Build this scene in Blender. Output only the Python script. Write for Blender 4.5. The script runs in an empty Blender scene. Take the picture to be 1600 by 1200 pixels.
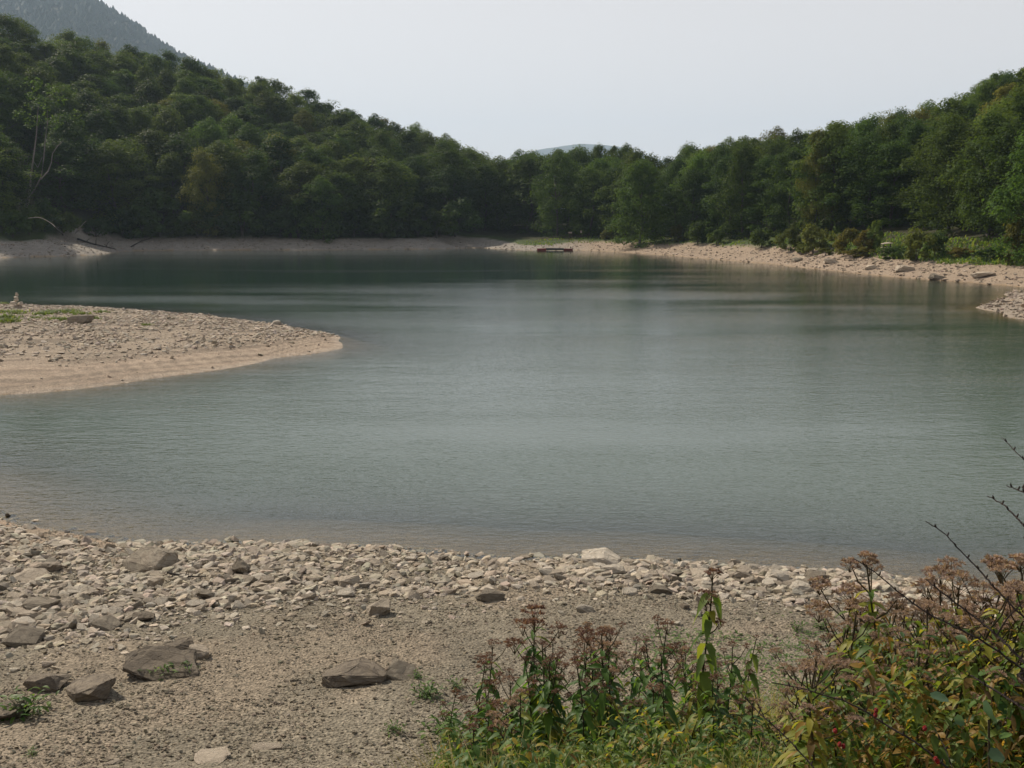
import bpy, bmesh, math, random
import numpy as np
from mathutils import Vector, Matrix, Euler
R = math.radians
random.seed(7)
rng = np.random.default_rng(7)
S = bpy.context.scene
COL = S.collection

# ------------------------------------------------------------------ camera, sky, sun, exposure
CAM_Z = 6.0
PITCH = math.atan(255 / 1600)
cd = bpy.data.cameras.new("camera"); cam = bpy.data.objects.new("camera", cd); COL.objects.link(cam)
cam.location = (0, 0, CAM_Z); cam.rotation_euler = (math.pi / 2 - PITCH, 0, 0)
cd.sensor_width = 36; cd.lens = 36.0; cd.clip_start = 0.05; cd.clip_end = 12000
S.camera = cam
SUN_AZ, SUN_EL = -48.0, 43.0            # degrees left of the view direction, above the horizon
wd = bpy.data.worlds.new("World"); S.world = wd; wd.use_nodes = True
wn = wd.node_tree; wn.nodes.clear()
sky = wn.nodes.new("ShaderNodeTexSky"); sky.sky_type = 'NISHITA'; sky.sun_disc = False
sky.sun_elevation = R(SUN_EL); sky.sun_rotation = R(SUN_AZ)
sky.air_density = 1.0; sky.dust_density = 2.0; sky.ozone_density = 1.0; sky.altitude = 900
hs = wn.nodes.new("ShaderNodeHueSaturation"); hs.inputs['Saturation'].default_value = 0.3; hs.inputs['Value'].default_value = 0.72
hm = wn.nodes.new("ShaderNodeMix"); hm.data_type = 'RGBA'; hm.inputs[0].default_value = 0.45
hm.inputs[7].default_value = (7.35, 6.8, 6.45, 1)
bg = wn.nodes.new("ShaderNodeBackground"); bg.inputs[1].default_value = 0.14
wo = wn.nodes.new("ShaderNodeOutputWorld")
tcw = wn.nodes.new("ShaderNodeTexCoord"); spw = wn.nodes.new("ShaderNodeSeparateXYZ"); mrw = wn.nodes.new("ShaderNodeMapRange")
wn.links.new(tcw.outputs['Generated'], spw.inputs[0]); wn.links.new(spw.outputs['Z'], mrw.inputs[0])
mrw.inputs[1].default_value = 0.05; mrw.inputs[2].default_value = 0.75; mrw.inputs[3].default_value = 0.8; mrw.inputs[4].default_value = 0.0
wn.links.new(mrw.outputs[0], hm.inputs[0])
wn.links.new(sky.outputs[0], hs.inputs['Color']); wn.links.new(hs.outputs[0], hm.inputs[6])
wn.links.new(hm.outputs[2], bg.inputs[0]); wn.links.new(bg.outputs[0], wo.inputs[0])
sl = bpy.data.lights.new("sun", 'SUN'); sun = bpy.data.objects.new("sun", sl); COL.objects.link(sun)
sl.energy = 5.0; sl.angle = R(1.0); sl.color = (1.0, 0.89, 0.73)
sd_ = Vector((math.sin(R(SUN_AZ)) * math.cos(R(SUN_EL)), math.cos(R(SUN_AZ)) * math.cos(R(SUN_EL)), math.sin(R(SUN_EL))))
sun.rotation_euler = sd_.to_track_quat('Z', 'Y').to_euler()
S.view_settings.view_transform = 'Standard'; S.view_settings.look = 'None'
S.view_settings.exposure = 0.03; S.view_settings.gamma = 1.0
S.render.engine = 'CYCLES'
S.cycles.use_denoising = True
S.cycles.max_bounces = 6; S.cycles.diffuse_bounces = 2; S.cycles.glossy_bounces = 2
S.cycles.transmission_bounces = 3; S.cycles.transparent_max_bounces = 8; S.cycles.volume_bounces = 1
S.cycles.caustics_reflective = False; S.cycles.caustics_refractive = False

# ------------------------------------------------------------------ helpers
CP, SP = math.cos(PITCH), math.sin(PITCH)
def ray(px, py):
    a, b = (px - 800) / 1600, (600 - py) / 1600
    return (a, CP + b * SP, b * CP - SP)
def at(px, py, z=0.0):
    d = ray(px, py); k = (z - CAM_Z) / d[2]
    return (d[0] * k, d[1] * k, z)
def atY(px, py, Y):
    d = ray(px, py); k = Y / d[1]
    return (d[0] * k, Y, CAM_Z + d[2] * k)
def project(x, y, z):
    z = z - CAM_Z
    f = y * CP - z * SP; u = y * SP + z * CP
    return 800 + 1600 * x / f, 600 - 1600 * u / f, f
def sstep(a, b, x):
    t = np.clip((x - a) / (b - a), 0, 1); return t * t * (3 - 2 * t)
def vnoise(x, y, scale, seed=0):
    x = np.asarray(x, float) * scale; y = np.asarray(y, float) * scale
    xi = np.floor(x).astype(np.int64); yi = np.floor(y).astype(np.int64)
    fx = x - xi; fy = y - yi; fx = fx * fx * (3 - 2 * fx); fy = fy * fy * (3 - 2 * fy)
    def h(a, b):
        n = (a * 374761393 + b * 668265263 + seed * 974711) & 0xffffffff
        n = ((n ^ (n >> 13)) * 1274126177) & 0xffffffff
        return ((n ^ (n >> 16)) & 0xffff) / 65535.0
    return (h(xi, yi) * (1 - fx) + h(xi + 1, yi) * fx) * (1 - fy) + (h(xi, yi + 1) * (1 - fx) + h(xi + 1, yi + 1) * fx) * fy
def fbm(x, y, scale, seed=0, octs=4):
    s = 0; a = 0.5; t = 0
    for i in range(octs):
        s = s + a * vnoise(x, y, scale * 2 ** i, seed + i * 17); t += a; a *= 0.5
    return s / t
def np_mesh(name, V, F, smooth=False, attrs=None, cols=None):
    """V (n,3), F (m,3|4) or a list of such arrays"""
    me = bpy.data.meshes.new(name)
    V = np.asarray(V, np.float32)
    Fl = F if isinstance(F, list) else [F]
    Fl = [np.asarray(f, np.int32) for f in Fl if len(f)]
    loops = np.concatenate([f.ravel() for f in Fl]); tot = np.concatenate([np.full(len(f), f.shape[1], np.int32) for f in Fl])
    start = np.concatenate([[0], np.cumsum(tot)[:-1]]).astype(np.int32)
    me.vertices.add(len(V)); me.vertices.foreach_set('co', V.ravel())
    me.loops.add(len(loops)); me.loops.foreach_set('vertex_index', loops)
    me.polygons.add(len(tot)); me.polygons.foreach_set('loop_start', start); me.polygons.foreach_set('loop_total', tot)
    me.update(calc_edges=True)
    me.polygons.foreach_set('use_smooth', np.full(len(tot), smooth, bool))
    for k, v in (attrs or {}).items():
        a = me.attributes.new(k, 'FLOAT', 'POINT'); a.data.foreach_set('value', np.asarray(v, np.float32))
    if cols is not None:
        a = me.attributes.new('col', 'FLOAT_COLOR', 'POINT')
        c = np.ones((len(V), 4), np.float32); c[:, :3] = cols; a.data.foreach_set('color', c.ravel())
    return me
def link(name, data, parent=None, mat=None, loc=None, kind=None, label=None, cat=None, group=None):
    o = bpy.data.objects.new(name, data); COL.objects.link(o)
    if parent: o.parent = parent
    if loc is not None: o.location = loc
    if mat is not None and data is not None and not data.materials: data.materials.append(mat)
    if kind: o['kind'] = kind
    if label: o['label'] = label
    if cat: o['category'] = cat
    if group: o['group'] = group
    return o
def tube(pts, rad, n=6, close=True):
    """tapered tube along pts -> V, F(quads)"""
    P = np.asarray(pts, float); m = len(P); rad = np.broadcast_to(np.asarray(rad, float), (m,))
    T = np.gradient(P, axis=0); T /= np.linalg.norm(T, axis=1)[:, None] + 1e-9
    up = np.array([0.13, 0.21, 0.97]); A = np.cross(T, up)
    bad = np.linalg.norm(A, axis=1) < 0.15; A[bad] = np.cross(T[bad], [1, 0.1, 0])
    A /= np.linalg.norm(A, axis=1)[:, None]
    B = np.cross(T, A); th = np.arange(n) * 2 * math.pi / n
    V = P[:, None] + rad[:, None, None] * (A[:, None] * np.cos(th)[None, :, None] + B[:, None] * np.sin(th)[None, :, None])
    V = V.reshape(-1, 3); F = []
    for i in range(m - 1):
        for j in range(n):
            F.append((i * n + j, i * n + (j + 1) % n, (i + 1) * n + (j + 1) % n, (i + 1) * n + j))
    return V, np.array(F, int)
def merge(parts):
    Vs, Fs, o = [], [], 0
    for V, F in parts: Vs.append(V); Fs.append(np.asarray(F) + o); o += len(V)
    return np.concatenate(Vs), np.concatenate(Fs)
def catmull(P, k=6, closed=False):
    P = np.asarray(P, float); n = len(P); out = []
    rngi = range(n if closed else n - 1)
    for i in rngi:
        g = (lambda j: P[j % n]) if closed else (lambda j: P[min(max(j, 0), n - 1)])
        p0, p1, p2, p3 = g(i - 1), g(i), g(i + 1), g(i + 2)
        for s in range(k):
            t = s / k
            out.append(0.5 * ((2 * p1) + (-p0 + p2) * t + (2 * p0 - 5 * p1 + 4 * p2 - p3) * t * t + (-p0 + 3 * p1 - 3 * p2 + p3) * t ** 3))
    if not closed: out.append(P[-1])
    return np.array(out)

# ------------------------------------------------------------------ materials
def new_mat(name):
    m = bpy.data.materials.new(name); m.use_nodes = True; m.node_tree.nodes.clear(); return m, m.node_tree
class NT:
    def __init__(s, nt): s.nt = nt
    def n(s, t, **kw):
        x = s.nt.nodes.new(t)
        for k, v in kw.items(): setattr(x, k, v)
        return x
    def l(s, a, b): s.nt.links.new(a, b)
def attr_col(N, name='col'):
    a = N.n("ShaderNodeAttribute"); a.attribute_name = name; return a
def noise(N, scale, detail=4, rough=0.6, vec=None):
    t = N.n("ShaderNodeTexNoise"); t.inputs['Scale'].default_value = scale; t.inputs['Detail'].default_value = detail
    t.inputs['Roughness'].default_value = rough
    if vec is not None: N.l(vec, t.inputs['Vector'])
    return t
def mixc(N, a, b, fac, mode='MIX'):
    m = N.n("ShaderNodeMix"); m.data_type = 'RGBA'; m.blend_type = mode
    for s, v in ((6, a), (7, b)):
        if isinstance(v, tuple): m.inputs[s].default_value = (*v, 1)
        else: N.l(v, m.inputs[s])
    if isinstance(fac, (int, float)): m.inputs[0].default_value = fac
    else: N.l(fac, m.inputs[0])
    return m.outputs[2]
def maprange(N, v, a, b, c, d):
    m = N.n("ShaderNodeMapRange"); N.l(v, m.inputs[0])
    for i, x in zip((1, 2, 3, 4), (a, b, c, d)): m.inputs[i].default_value = x
    return m.outputs[0]

def ground_material():
    m, nt = new_mat("ground_gravel"); N = NT(nt)
    geo = N.n("ShaderNodeNewGeometry"); pos = geo.outputs['Position']
    a = attr_col(N)
    v = N.n("ShaderNodeTexVoronoi"); v.inputs['Scale'].default_value = 26; N.l(pos, v.inputs['Vector'])
    v2 = N.n("ShaderNodeTexVoronoi"); v2.inputs['Scale'].default_value = 60; N.l(pos, v2.inputs['Vector'])
    sep = N.n("ShaderNodeSeparateColor"); N.l(v.outputs['Color'], sep.inputs[0])
    sep2 = N.n("ShaderNodeSeparateColor"); N.l(v2.outputs['Color'], sep2.inputs[0])
    f1 = maprange(N, sep.outputs[0], 0, 1, 0.72, 1.28); f2 = maprange(N, sep2.outputs[1], 0, 1, 0.75, 1.25)
    n1 = noise(N, 0.7, 5, 0.6, pos); n2 = noise(N, 7, 5, 0.7, pos)
    g1 = maprange(N, n1.outputs[0], 0.3, 0.7, 0.86, 1.12); g2 = maprange(N, n2.outputs[0], 0.25, 0.75, 0.8, 1.18)
    def mul(x, y):
        k = N.n("ShaderNodeMath"); k.operation = 'MULTIPLY'; N.l(x, k.inputs[0]); N.l(y, k.inputs[1]); return k.outputs[0]
    f = mul(mul(f1, f2), mul(g1, g2))
    vm = N.n("ShaderNodeVectorMath"); vm.operation = 'SCALE'; N.l(a.outputs['Color'], vm.inputs[0]); N.l(f, vm.inputs['Scale'])
    b = N.n("ShaderNodeBsdfPrincipled"); b.inputs['Roughness'].default_value = 0.92
    b.inputs['Specular IOR Level'].default_value = 0.2
    N.l(vm.outputs[0], b.inputs['Base Color'])
    hsum = N.n("ShaderNodeMath"); hsum.operation = 'ADD'; N.l(v.outputs['Distance'], hsum.inputs[0]); N.l(n2.outputs[0], hsum.inputs[1])
    bp = N.n("ShaderNodeBump"); bp.inputs['Strength'].default_value = 0.8; bp.inputs['Distance'].default_value = 0.03
    N.l(hsum.outputs[0], bp.inputs['Height']); N.l(bp.outputs[0], b.inputs['Normal'])
    o = N.n("ShaderNodeOutputMaterial"); N.l(b.outputs[0], o.inputs[0]); return m

def rock_material(name, c1, c2, scale=6.0, use_attr=False, rough=0.85):
    m, nt = new_mat(name); N = NT(nt)
    tc = N.n("ShaderNodeTexCoord"); vec = tc.outputs['Object']
    n1 = noise(N, scale, 6, 0.65, vec); n2 = noise(N, scale * 6, 4, 0.7, vec)
    col = mixc(N, c1, c2, maprange(N, n1.outputs[0], 0.35, 0.65, 0, 1))
    if use_attr:
        a = attr_col(N); col = mixc(N, col, a.outputs['Color'], 1.0, 'MULTIPLY')
    else:
        oi = N.n("ShaderNodeObjectInfo")
        r = maprange(N, oi.outputs['Random'], 0, 1, 0.72, 1.22)
        vm = N.n("ShaderNodeVectorMath"); vm.operation = 'SCALE'; N.l(col, vm.inputs[0]); N.l(r, vm.inputs['Scale']); col = vm.outputs[0]
    col = mixc(N, col, (0.09, 0.075, 0.06), maprange(N, n2.outputs[0], 0.55, 0.75, 0, 0.45))
    wv = N.n("ShaderNodeTexVoronoi"); wv.feature = 'DISTANCE_TO_EDGE'; wv.inputs['Scale'].default_value = scale * 0.45; mpv = N.n("ShaderNodeMapping"); mpv.inputs['Scale'].default_value = (0.7, 1.0, 2.6); mpv.inputs['Rotation'].default_value = (0.3, 0.2, 0.4)
    N.l(vec, mpv.inputs[0]); N.l(mpv.outputs[0], wv.inputs['Vector']); crack = maprange(N, wv.outputs['Distance'], 0.0, 0.035, 0.55, 0.0)
    if not use_attr: col = mixc(N, col, (0.05, 0.04, 0.03), crack)
    b = N.n("ShaderNodeBsdfPrincipled"); b.inputs['Roughness'].default_value = rough; b.inputs['Specular IOR Level'].default_value = 0.25
    N.l(col, b.inputs['Base Color'])
    bp = N.n("ShaderNodeBump"); bp.inputs['Strength'].default_value = 0.9; bp.inputs['Distance'].default_value = 0.03
    ad = N.n("ShaderNodeMath"); ad.operation = 'ADD'; N.l(n1.outputs[0], ad.inputs[0]); N.l(n2.outputs[0], ad.inputs[1])
    N.l(ad.outputs[0], bp.inputs['Height']); N.l(bp.outputs[0], b.inputs['Normal'])
    o = N.n("ShaderNodeOutputMaterial"); N.l(b.outputs[0], o.inputs[0]); return m

def leaf_material(name, use_attr=True, spec=0.3, base=(0.05, 0.085, 0.025), alt=(0.12, 0.11, 0.03), objvar=True, trans=0.35, tgain=1.6, rough=0.6):
    """thin leaves: diffuse front plus light let through; leaf attribute 'rnd' varies the tint"""
    m, nt = new_mat(name); N = NT(nt)
    if use_attr: col = attr_col(N).outputs['Color']
    else:
        a = N.n("ShaderNodeAttribute"); a.attribute_name = 'rnd'
        f = a.outputs['Fac']
        if objvar:
            oi = N.n("ShaderNodeObjectInfo")
            p = N.n("ShaderNodeMath"); p.operation = 'POWER'; N.l(oi.outputs['Random'], p.inputs[0]); p.inputs[1].default_value = 1.5
            k = N.n("ShaderNodeMath"); k.operation = 'MULTIPLY_ADD'; N.l(a.outputs['Fac'], k.inputs[0]); k.inputs[1].default_value = 0.5; N.l(p.outputs[0], k.inputs[2])
            f = maprange(N, k.outputs[0], 0.0, 1.5, 0, 1)
        col = mixc(N, base, alt, f)
        if objvar:
            w = N.n("ShaderNodeMath"); w.operation = 'MULTIPLY'; N.l(oi.outputs['Random'], w.inputs[0]); w.inputs[1].default_value = 7.31
            fr = N.n("ShaderNodeMath"); fr.operation = 'FRACT'; N.l(w.outputs[0], fr.inputs[0])
            s = maprange(N, fr.outputs[0], 0, 1, 0.75, 1.35)
            vm = N.n("ShaderNodeVectorMath"); vm.operation = 'SCALE'; N.l(col, vm.inputs[0]); N.l(s, vm.inputs['Scale']); col = vm.outputs[0]
    b = N.n("ShaderNodeBsdfPrincipled"); b.inputs['Roughness'].default_value = rough; b.inputs['Specular IOR Level'].default_value = spec
    N.l(col, b.inputs['Base Color'])
    t = N.n("ShaderNodeBsdfTranslucent")
    tv = N.n("ShaderNodeVectorMath"); tv.operation = 'MULTIPLY'; N.l(col, tv.inputs[0]); tv.inputs[1].default_value = (tgain * 1.1, tgain, tgain * 0.5)
    N.l(tv.outputs[0], t.inputs[0])
    mx = N.n("ShaderNodeMixShader"); mx.inputs[0].default_value = trans; N.l(b.outputs[0], mx.inputs[1]); N.l(t.outputs[0], mx.inputs[2])
    o = N.n("ShaderNodeOutputMaterial"); N.l(mx.outputs[0], o.inputs[0]); return m
def plain_material(name, c1, c2, scale=8, rough=0.85):
    return rock_material(name, c1, c2, scale, False, rough)

M_ground = ground_material()
M_pebble = rock_material("pebbles", (1, 1, 1), (0.8, 0.78, 0.75), 9, True)
M_stone = rock_material("pale_limestone", (0.56, 0.48, 0.38), (0.43, 0.355, 0.275), 5)
M_white = rock_material("white_limestone", (0.62, 0.56, 0.47), (0.50, 0.43, 0.34), 5)
M_dark = rock_material("grey_brown_rock", (0.29, 0.24, 0.18), (0.17, 0.14, 0.11), 3)
M_mid = rock_material("grey_rock", (0.33, 0.285, 0.22), (0.24, 0.20, 0.155), 3)
M_bark = plain_material("bark", (0.10, 0.085, 0.07), (0.05, 0.045, 0.04))
M_palebark = plain_material("pale_bark", (0.24, 0.215, 0.185), (0.14, 0.125, 0.105))
M_deadwood = plain_material("dead_wood", (0.07, 0.055, 0.045), (0.035, 0.03, 0.028))
M_crownL = leaf_material("beech_leaves", False, 0.08, (0.024, 0.054, 0.014), (0.062, 0.088, 0.017), tgain=2.3)
M_crownY = leaf_material("yellowing_leaves", False, 0.08, (0.062, 0.088, 0.020), (0.13, 0.125, 0.026))
M_crownB = leaf_material("bright_leaves", False, 0.08, (0.040, 0.088, 0.018), (0.085, 0.118, 0.022), tgain=2.2)
M_needles = leaf_material("needles", False, 0.08, (0.025, 0.045, 0.03), (0.04, 0.06, 0.035), trans=0.1)
M_bushY = leaf_material("ochre_bush_leaves", False, 0.08, (0.10, 0.115, 0.025), (0.22, 0.15, 0.035))
M_herb = leaf_material("herb_leaves", True, trans=0.45, tgain=1.9, rough=0.5)
M_head = leaf_material("faded_florets", True, trans=0.3, tgain=1.3, rough=0.9)
M_stem = plain_material("herb_stem", (0.10, 0.075, 0.04), (0.06, 0.06, 0.025), 20)
M_twig = plain_material("dark_twig", (0.05, 0.035, 0.03), (0.03, 0.022, 0.02), 20)

# ------------------------------------------------------------------ lake outline (plan, metres)
def A2(px, py): p = at(px, py); return (p[0], p[1])
near = [A2(*p) for p in [(1590, 935), (1450, 915), (1300, 899), (1180, 890), (1100, 884), (1000, 878), (900, 876), (760, 874), (680, 868),
        (600, 860), (500, 856), (400, 853), (300, 852), (200, 850), (130, 838), (60, 825), (0, 812)]]
bay = [(-14, 23.2), (-20, 26.5), (-24.5, 30), (-26, 33), (-23, 34.5)]
penL = [A2(*p) for p in [(0, 617), (100, 609), (200, 598), (300, 584), (370, 573), (430, 562), (490, 551), (525, 544), (541, 536), (532, 527), (505, 519), (470, 512)]]
penU = [A2(*p) for p in [(430, 506), (370, 500), (300, 492), (200, 484), (100, 480), (0, 477)]]
left = [(-48, 76), (-62, 86), (-76, 108), (-86, 136), A2(0, 403), A2(80, 401), A2(150, 398), A2(180, 394), A2(215, 392), A2(300, 391.5), A2(400, 391), A2(500, 391),
        A2(620, 390), A2(700, 389), A2(745, 387.5), A2(800, 390), A2(840, 391.5), A2(900, 391)]
right = [A2(1000, 396), A2(1080, 402), A2(1150, 408), A2(1210, 413), A2(1290, 422), A2(1350, 428), A2(1420, 434), A2(1480, 439), A2(1540, 444), A2(1600, 448)]
inlet = [(50, 88), (54, 84.5), (51, 84), A2(1600, 457), A2(1570, 465), A2(1535, 477), A2(1530, 482), A2(1555, 490), A2(1600, 500),
         (40, 57), (44, 50), (42, 38), (34, 28), (22, 20.5), (14, 17)]
LAKE = catmull(np.array(near + bay + penL + penU + left + right + inlet), 4, True)
_nx = vnoise(LAKE[:, 0], LAKE[:, 1], 0.6, 3) - 0.5; _ny = vnoise(LAKE[:, 0], LAKE[:, 1], 0.6, 9) - 0.5
_am = np.clip(np.hypot(LAKE[:, 0], LAKE[:, 1]) / 60, 0.25, 1.6)
LAKE = LAKE + np.stack([_nx * _am, _ny * _am * 0.5], 1)
def lake_sd(x, y):
    """signed distance to the shoreline, positive on land"""
    x = np.asarray(x, float); y = np.asarray(y, float); shp = x.shape
    x = x.ravel(); y = y.ravel()
    best = np.full(x.shape, 1e18); ins = np.zeros(x.shape, bool); n = len(LAKE)
    for i in range(n):
        x0, y0 = LAKE[i]; x1, y1 = LAKE[(i + 1) % n]
        dx, dy = x1 - x0, y1 - y0; L = dx * dx + dy * dy + 1e-12
        t = np.clip(((x - x0) * dx + (y - y0) * dy) / L, 0, 1)
        d = (x - x0 - t * dx) ** 2 + (y - y0 - t * dy) ** 2
        np.minimum(best, d, out=best)
        if y0 != y1:
            c = ((y0 > y) != (y1 > y)) & (x < (x1 - x0) * (y - y0) / (y1 - y0) + x0); ins ^= c
    d = np.sqrt(best); return np.where(ins, -d, d).reshape(shp)
_px = [-400, 0, 200, 400, 700, 840, 1000, 1200, 1350, 1600, 1900]
_ys = [150, 165, 204, 208, 218, 208, 188, 143, 115, 93, 88]
TOPX = [-300, 0, 100, 200, 300, 420, 490, 570, 650, 750, 850, 950, 1050, 1150, 1250, 1350, 1430, 1500, 1590, 1900]
TOPY = [0, 52, 76, 88, 108, 151, 171, 188, 217, 251, 258, 252, 247, 234, 226, 218, 200, 172, 128, 50]
LSL = 100.0
def pxof(x, y): return 800 + 1600 * 1.01262 * x / np.maximum(y, 1)
def far_rise(x, y):
    p = pxof(x, y); ys = np.interp(p, _px, _ys); tp = np.interp(p, TOPX, TOPY)
    th_ = np.interp(p, [0, 600, 900, 1150, 1600], [14.5, 15, 15.5, 13, 12.5])
    E = (345 - tp) / 1600; s = (6 + E * (ys + 15 + LSL) - 2.4 - th_) / LSL
    s = np.maximum(s, 0.0)
    d = y - ys - 15
    return s * np.clip(d, 0, LSL) - 0.06 * np.clip(d - LSL - 30, 0, 600) * 0.3
def terrain(x, y, sd=None, rough=True):
    x = np.asarray(x, float); y = np.asarray(y, float)
    if sd is None: sd = lake_sd(x, y)
    sp = np.maximum(sd, 0)
    # near beach and the bank the photographer stands on
    beach = 0.105 * sp + 0.10 * (1 - np.exp(-sp / 0.7))
    bx = 0.5 * sstep(0, 4, x)
    bank = np.minimum(4.35, 1.05 + 0.5 * (8.0 + bx - y))
    k = 0.25; mx_ = np.maximum(beach, bank); zn = mx_ + k * np.log(np.exp((beach - mx_) / k) + np.exp((bank - mx_) / k))
    zn = np.where(y < 15, zn, beach)
    zn = np.minimum(zn, 4.4 + 0.03 * sp)
    # far banks
    hb = np.interp(pxof(x, y), [0, 700, 800, 900, 1200, 1600], [2.6, 2.2, 1.2, 1.3, 1.7, 1.5])
    wb = np.interp(pxof(x, y), [0, 700, 800, 900, 1200, 1600], [11, 11, 14, 9, 8, 6.5])
    zf = hb * np.power(np.clip(sp / wb, 0, 1), 0.85) + 0.02 * np.clip(sp - wb, 0, 60) + far_rise(x, y)
    zf = zf + 0.11 * np.clip(sp - wb, 0, 8) * sstep(1150, 1230, pxof(x, y)) * (y > 60)
    zf = zf + 0.22 * np.clip(sp - 25, 0, 200) * (sstep(40, 90, -x) * sstep(150, 90, y) + sstep(62, 90, x) * sstep(110, 60, y))
    # peninsula and spit: low humps
    zp = 0.9 * (1 - np.exp(-sp * 0.115)) + 0.05 * (1 - np.exp(-sp / 0.3))
    wn_ = sstep(33, 27, y)
    wp = sstep(31, 36, y) * sstep(94, 84, y) * sstep(-72, -55, x) * sstep(66, 55, x)
    wn_ = np.where(y < 36, 1 - sstep(28, 35, y), 0)
    z = zf * (1 - wp) + zp * wp
    z = z * (1 - wn_) + zn * wn_
    if rough:
        amp = np.clip(sp / 0.6, 0, 1)
        r = np.hypot(x, y)
        z = z + amp * (0.10 * (fbm(x, y, 0.8, 5) - 0.5) + 0.05 * (fbm(x, y, 4.0, 6) - 0.5))
        z = z + amp * sstep(60, 120, r) * 0.7 * (fbm(x, y, 0.22, 8) - 0.5) * np.clip(sp / 4, 0, 1)
    # lake bed
    dn = -sd
    slope = 0.085 * np.clip(dn, 0, 16) + 0.022 * np.clip(dn, 0, 13) ** 2
    slope2 = 0.20 * np.clip(dn, 0, 16) + 0.03 * np.clip(dn, 0, 10) ** 2
    bed = -(slope * wn_ + slope2 * (1 - wn_)) - 0.02
    return np.where(sd > 0, z, bed)
def tz(x, y): return float(terrain(np.array([x]), np.array([y]))[0])

# ------------------------------------------------------------------ ground sheet (one polar sheet to the horizon)
ang = np.concatenate([np.linspace(-180, -40, 30, endpoint=False), np.linspace(-40, -31, 24, endpoint=False), np.linspace(-31, 31, 640, endpoint=False),
                      np.linspace(31, 40, 24, endpoint=False), np.linspace(40, 180, 30, endpoint=False)])
rad = np.concatenate([[0.02], np.exp(np.linspace(math.log(0.6), math.log(5), 50, endpoint=False)), np.exp(np.linspace(math.log(5), math.log(26), 200, endpoint=False)),
                      np.exp(np.linspace(math.log(26), math.log(330), 330, endpoint=False)), np.exp(np.linspace(math.log(330), math.log(9000), 40))])
NA, NR = len(ang), len(rad)
Rg, Ag = np.meshgrid(rad, np.radians(ang), indexing='ij')
GX, GY = Rg * np.sin(Ag), Rg * np.cos(Ag)
GSD = lake_sd(GX, GY)
GZ = terrain(GX, GY, GSD)
ii = np.arange(NR - 1)[:, None] * NA; jj = np.arange(NA)[None, :]; jn = (jj + 1) % NA
QF = np.stack([ii + jj, ii + jn, ii + NA + jn, ii + NA + jj], -1).reshape(-1, 4)
def zone_colour(x, y, sd):
    c = lambda *v: np.array(v)[None, :] * np.ones((x.size, 1))
    x = x.ravel(); y = y.ravel(); sd = sd.ravel(); p = pxof(x, y); r = np.hypot(x, y)
    grav = c(0.20, 0.173, 0.130)
    f = fbm(x, y, 0.5, 31)[:, None]; grav = grav * (0.86 + 0.3 * f)
    sand = c(0.34, 0.255, 0.185)
    nearm = (y < 34)
    # near: warm wet sand close to the water on the left, tan gravel elsewhere
    ws = sstep(2.6, 0.2, sd) * sstep(-1, -7, x) * (0.45 + 0.55 * sstep(0.35, 0.6, fbm(x, y, 0.9, 12)))
    ws2 = 0.28 * sstep(0.52, 0.68, fbm(x, y, 0.45, 77)) * (y > 8)
    w = np.clip(np.maximum(ws, ws2), 0, 1)[:, None]; col = grav * (1 - w) + sand * w
    # bank soil under the weeds
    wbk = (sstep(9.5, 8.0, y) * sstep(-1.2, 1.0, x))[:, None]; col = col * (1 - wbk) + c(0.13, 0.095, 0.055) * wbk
    # peninsula: sand on the near margin, stony grey above
    pen = (~nearm) & (r < 98) & (x < 20)
    dl = np.minimum(np.abs(y - np.interp(x, [-25, -17.5, -11, -9], [34, 36, 43, 49])), 50)
    ws = sstep(7.5, 4.0, dl + 2.2 * (fbm(x, y, 0.35, 41) - 0.5)) * (0.45 + 0.55 * sstep(.35, .65, fbm(dl * 1.6, x * 0.12, 1.0, 44)))
    ws = ws[:, None]; pc = c(0.31, 0.25, 0.19) * (1 - ws) + c(0.35, 0.272, 0.205) * ws; pc = pc * (0.66 + 0.46 * sstep(.3, .7, fbm(dl * 2.6 + 0.4 * fbm(x, y, .3, 3), x * 0.10, 1.0, 45)))[:, None]
    rim = (sstep(0.55, 0.1, sd) * 0.5)[:, None]; pc = pc * (1 - rim) + c(0.50, 0.42, 0.34) * rim
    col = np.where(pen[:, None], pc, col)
    spit = (~nearm) & (r < 108) & (x > 28) & (y < 91) & (x < 62)
    col = np.where(spit[:, None], c(0.30, 0.25, 0.20), col)
    # far banks
    far = (r >= 98) & ~spit & ~nearm
    wr = sstep(860, 940, p)[:, None]
    fc = c(0.29, 0.26, 0.225) * (1 - wr) + c(0.32, 0.248, 0.185) * wr
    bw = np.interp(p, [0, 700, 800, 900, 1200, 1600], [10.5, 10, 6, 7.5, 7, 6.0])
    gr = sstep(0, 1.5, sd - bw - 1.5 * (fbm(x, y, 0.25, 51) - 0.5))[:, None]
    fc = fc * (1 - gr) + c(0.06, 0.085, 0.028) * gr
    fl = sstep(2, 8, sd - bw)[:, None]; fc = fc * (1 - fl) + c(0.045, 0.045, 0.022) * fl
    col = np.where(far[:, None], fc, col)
    bed = c(0.30, 0.215, 0.13); wbed = sstep(0.02, -0.08, sd)[:, None]
    return col * (1 - wbed) + bed * wbed
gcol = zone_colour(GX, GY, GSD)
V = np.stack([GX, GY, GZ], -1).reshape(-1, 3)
link("ground", np_mesh("ground", V, QF, True, cols=gcol), None, M_ground, kind='structure')

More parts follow.
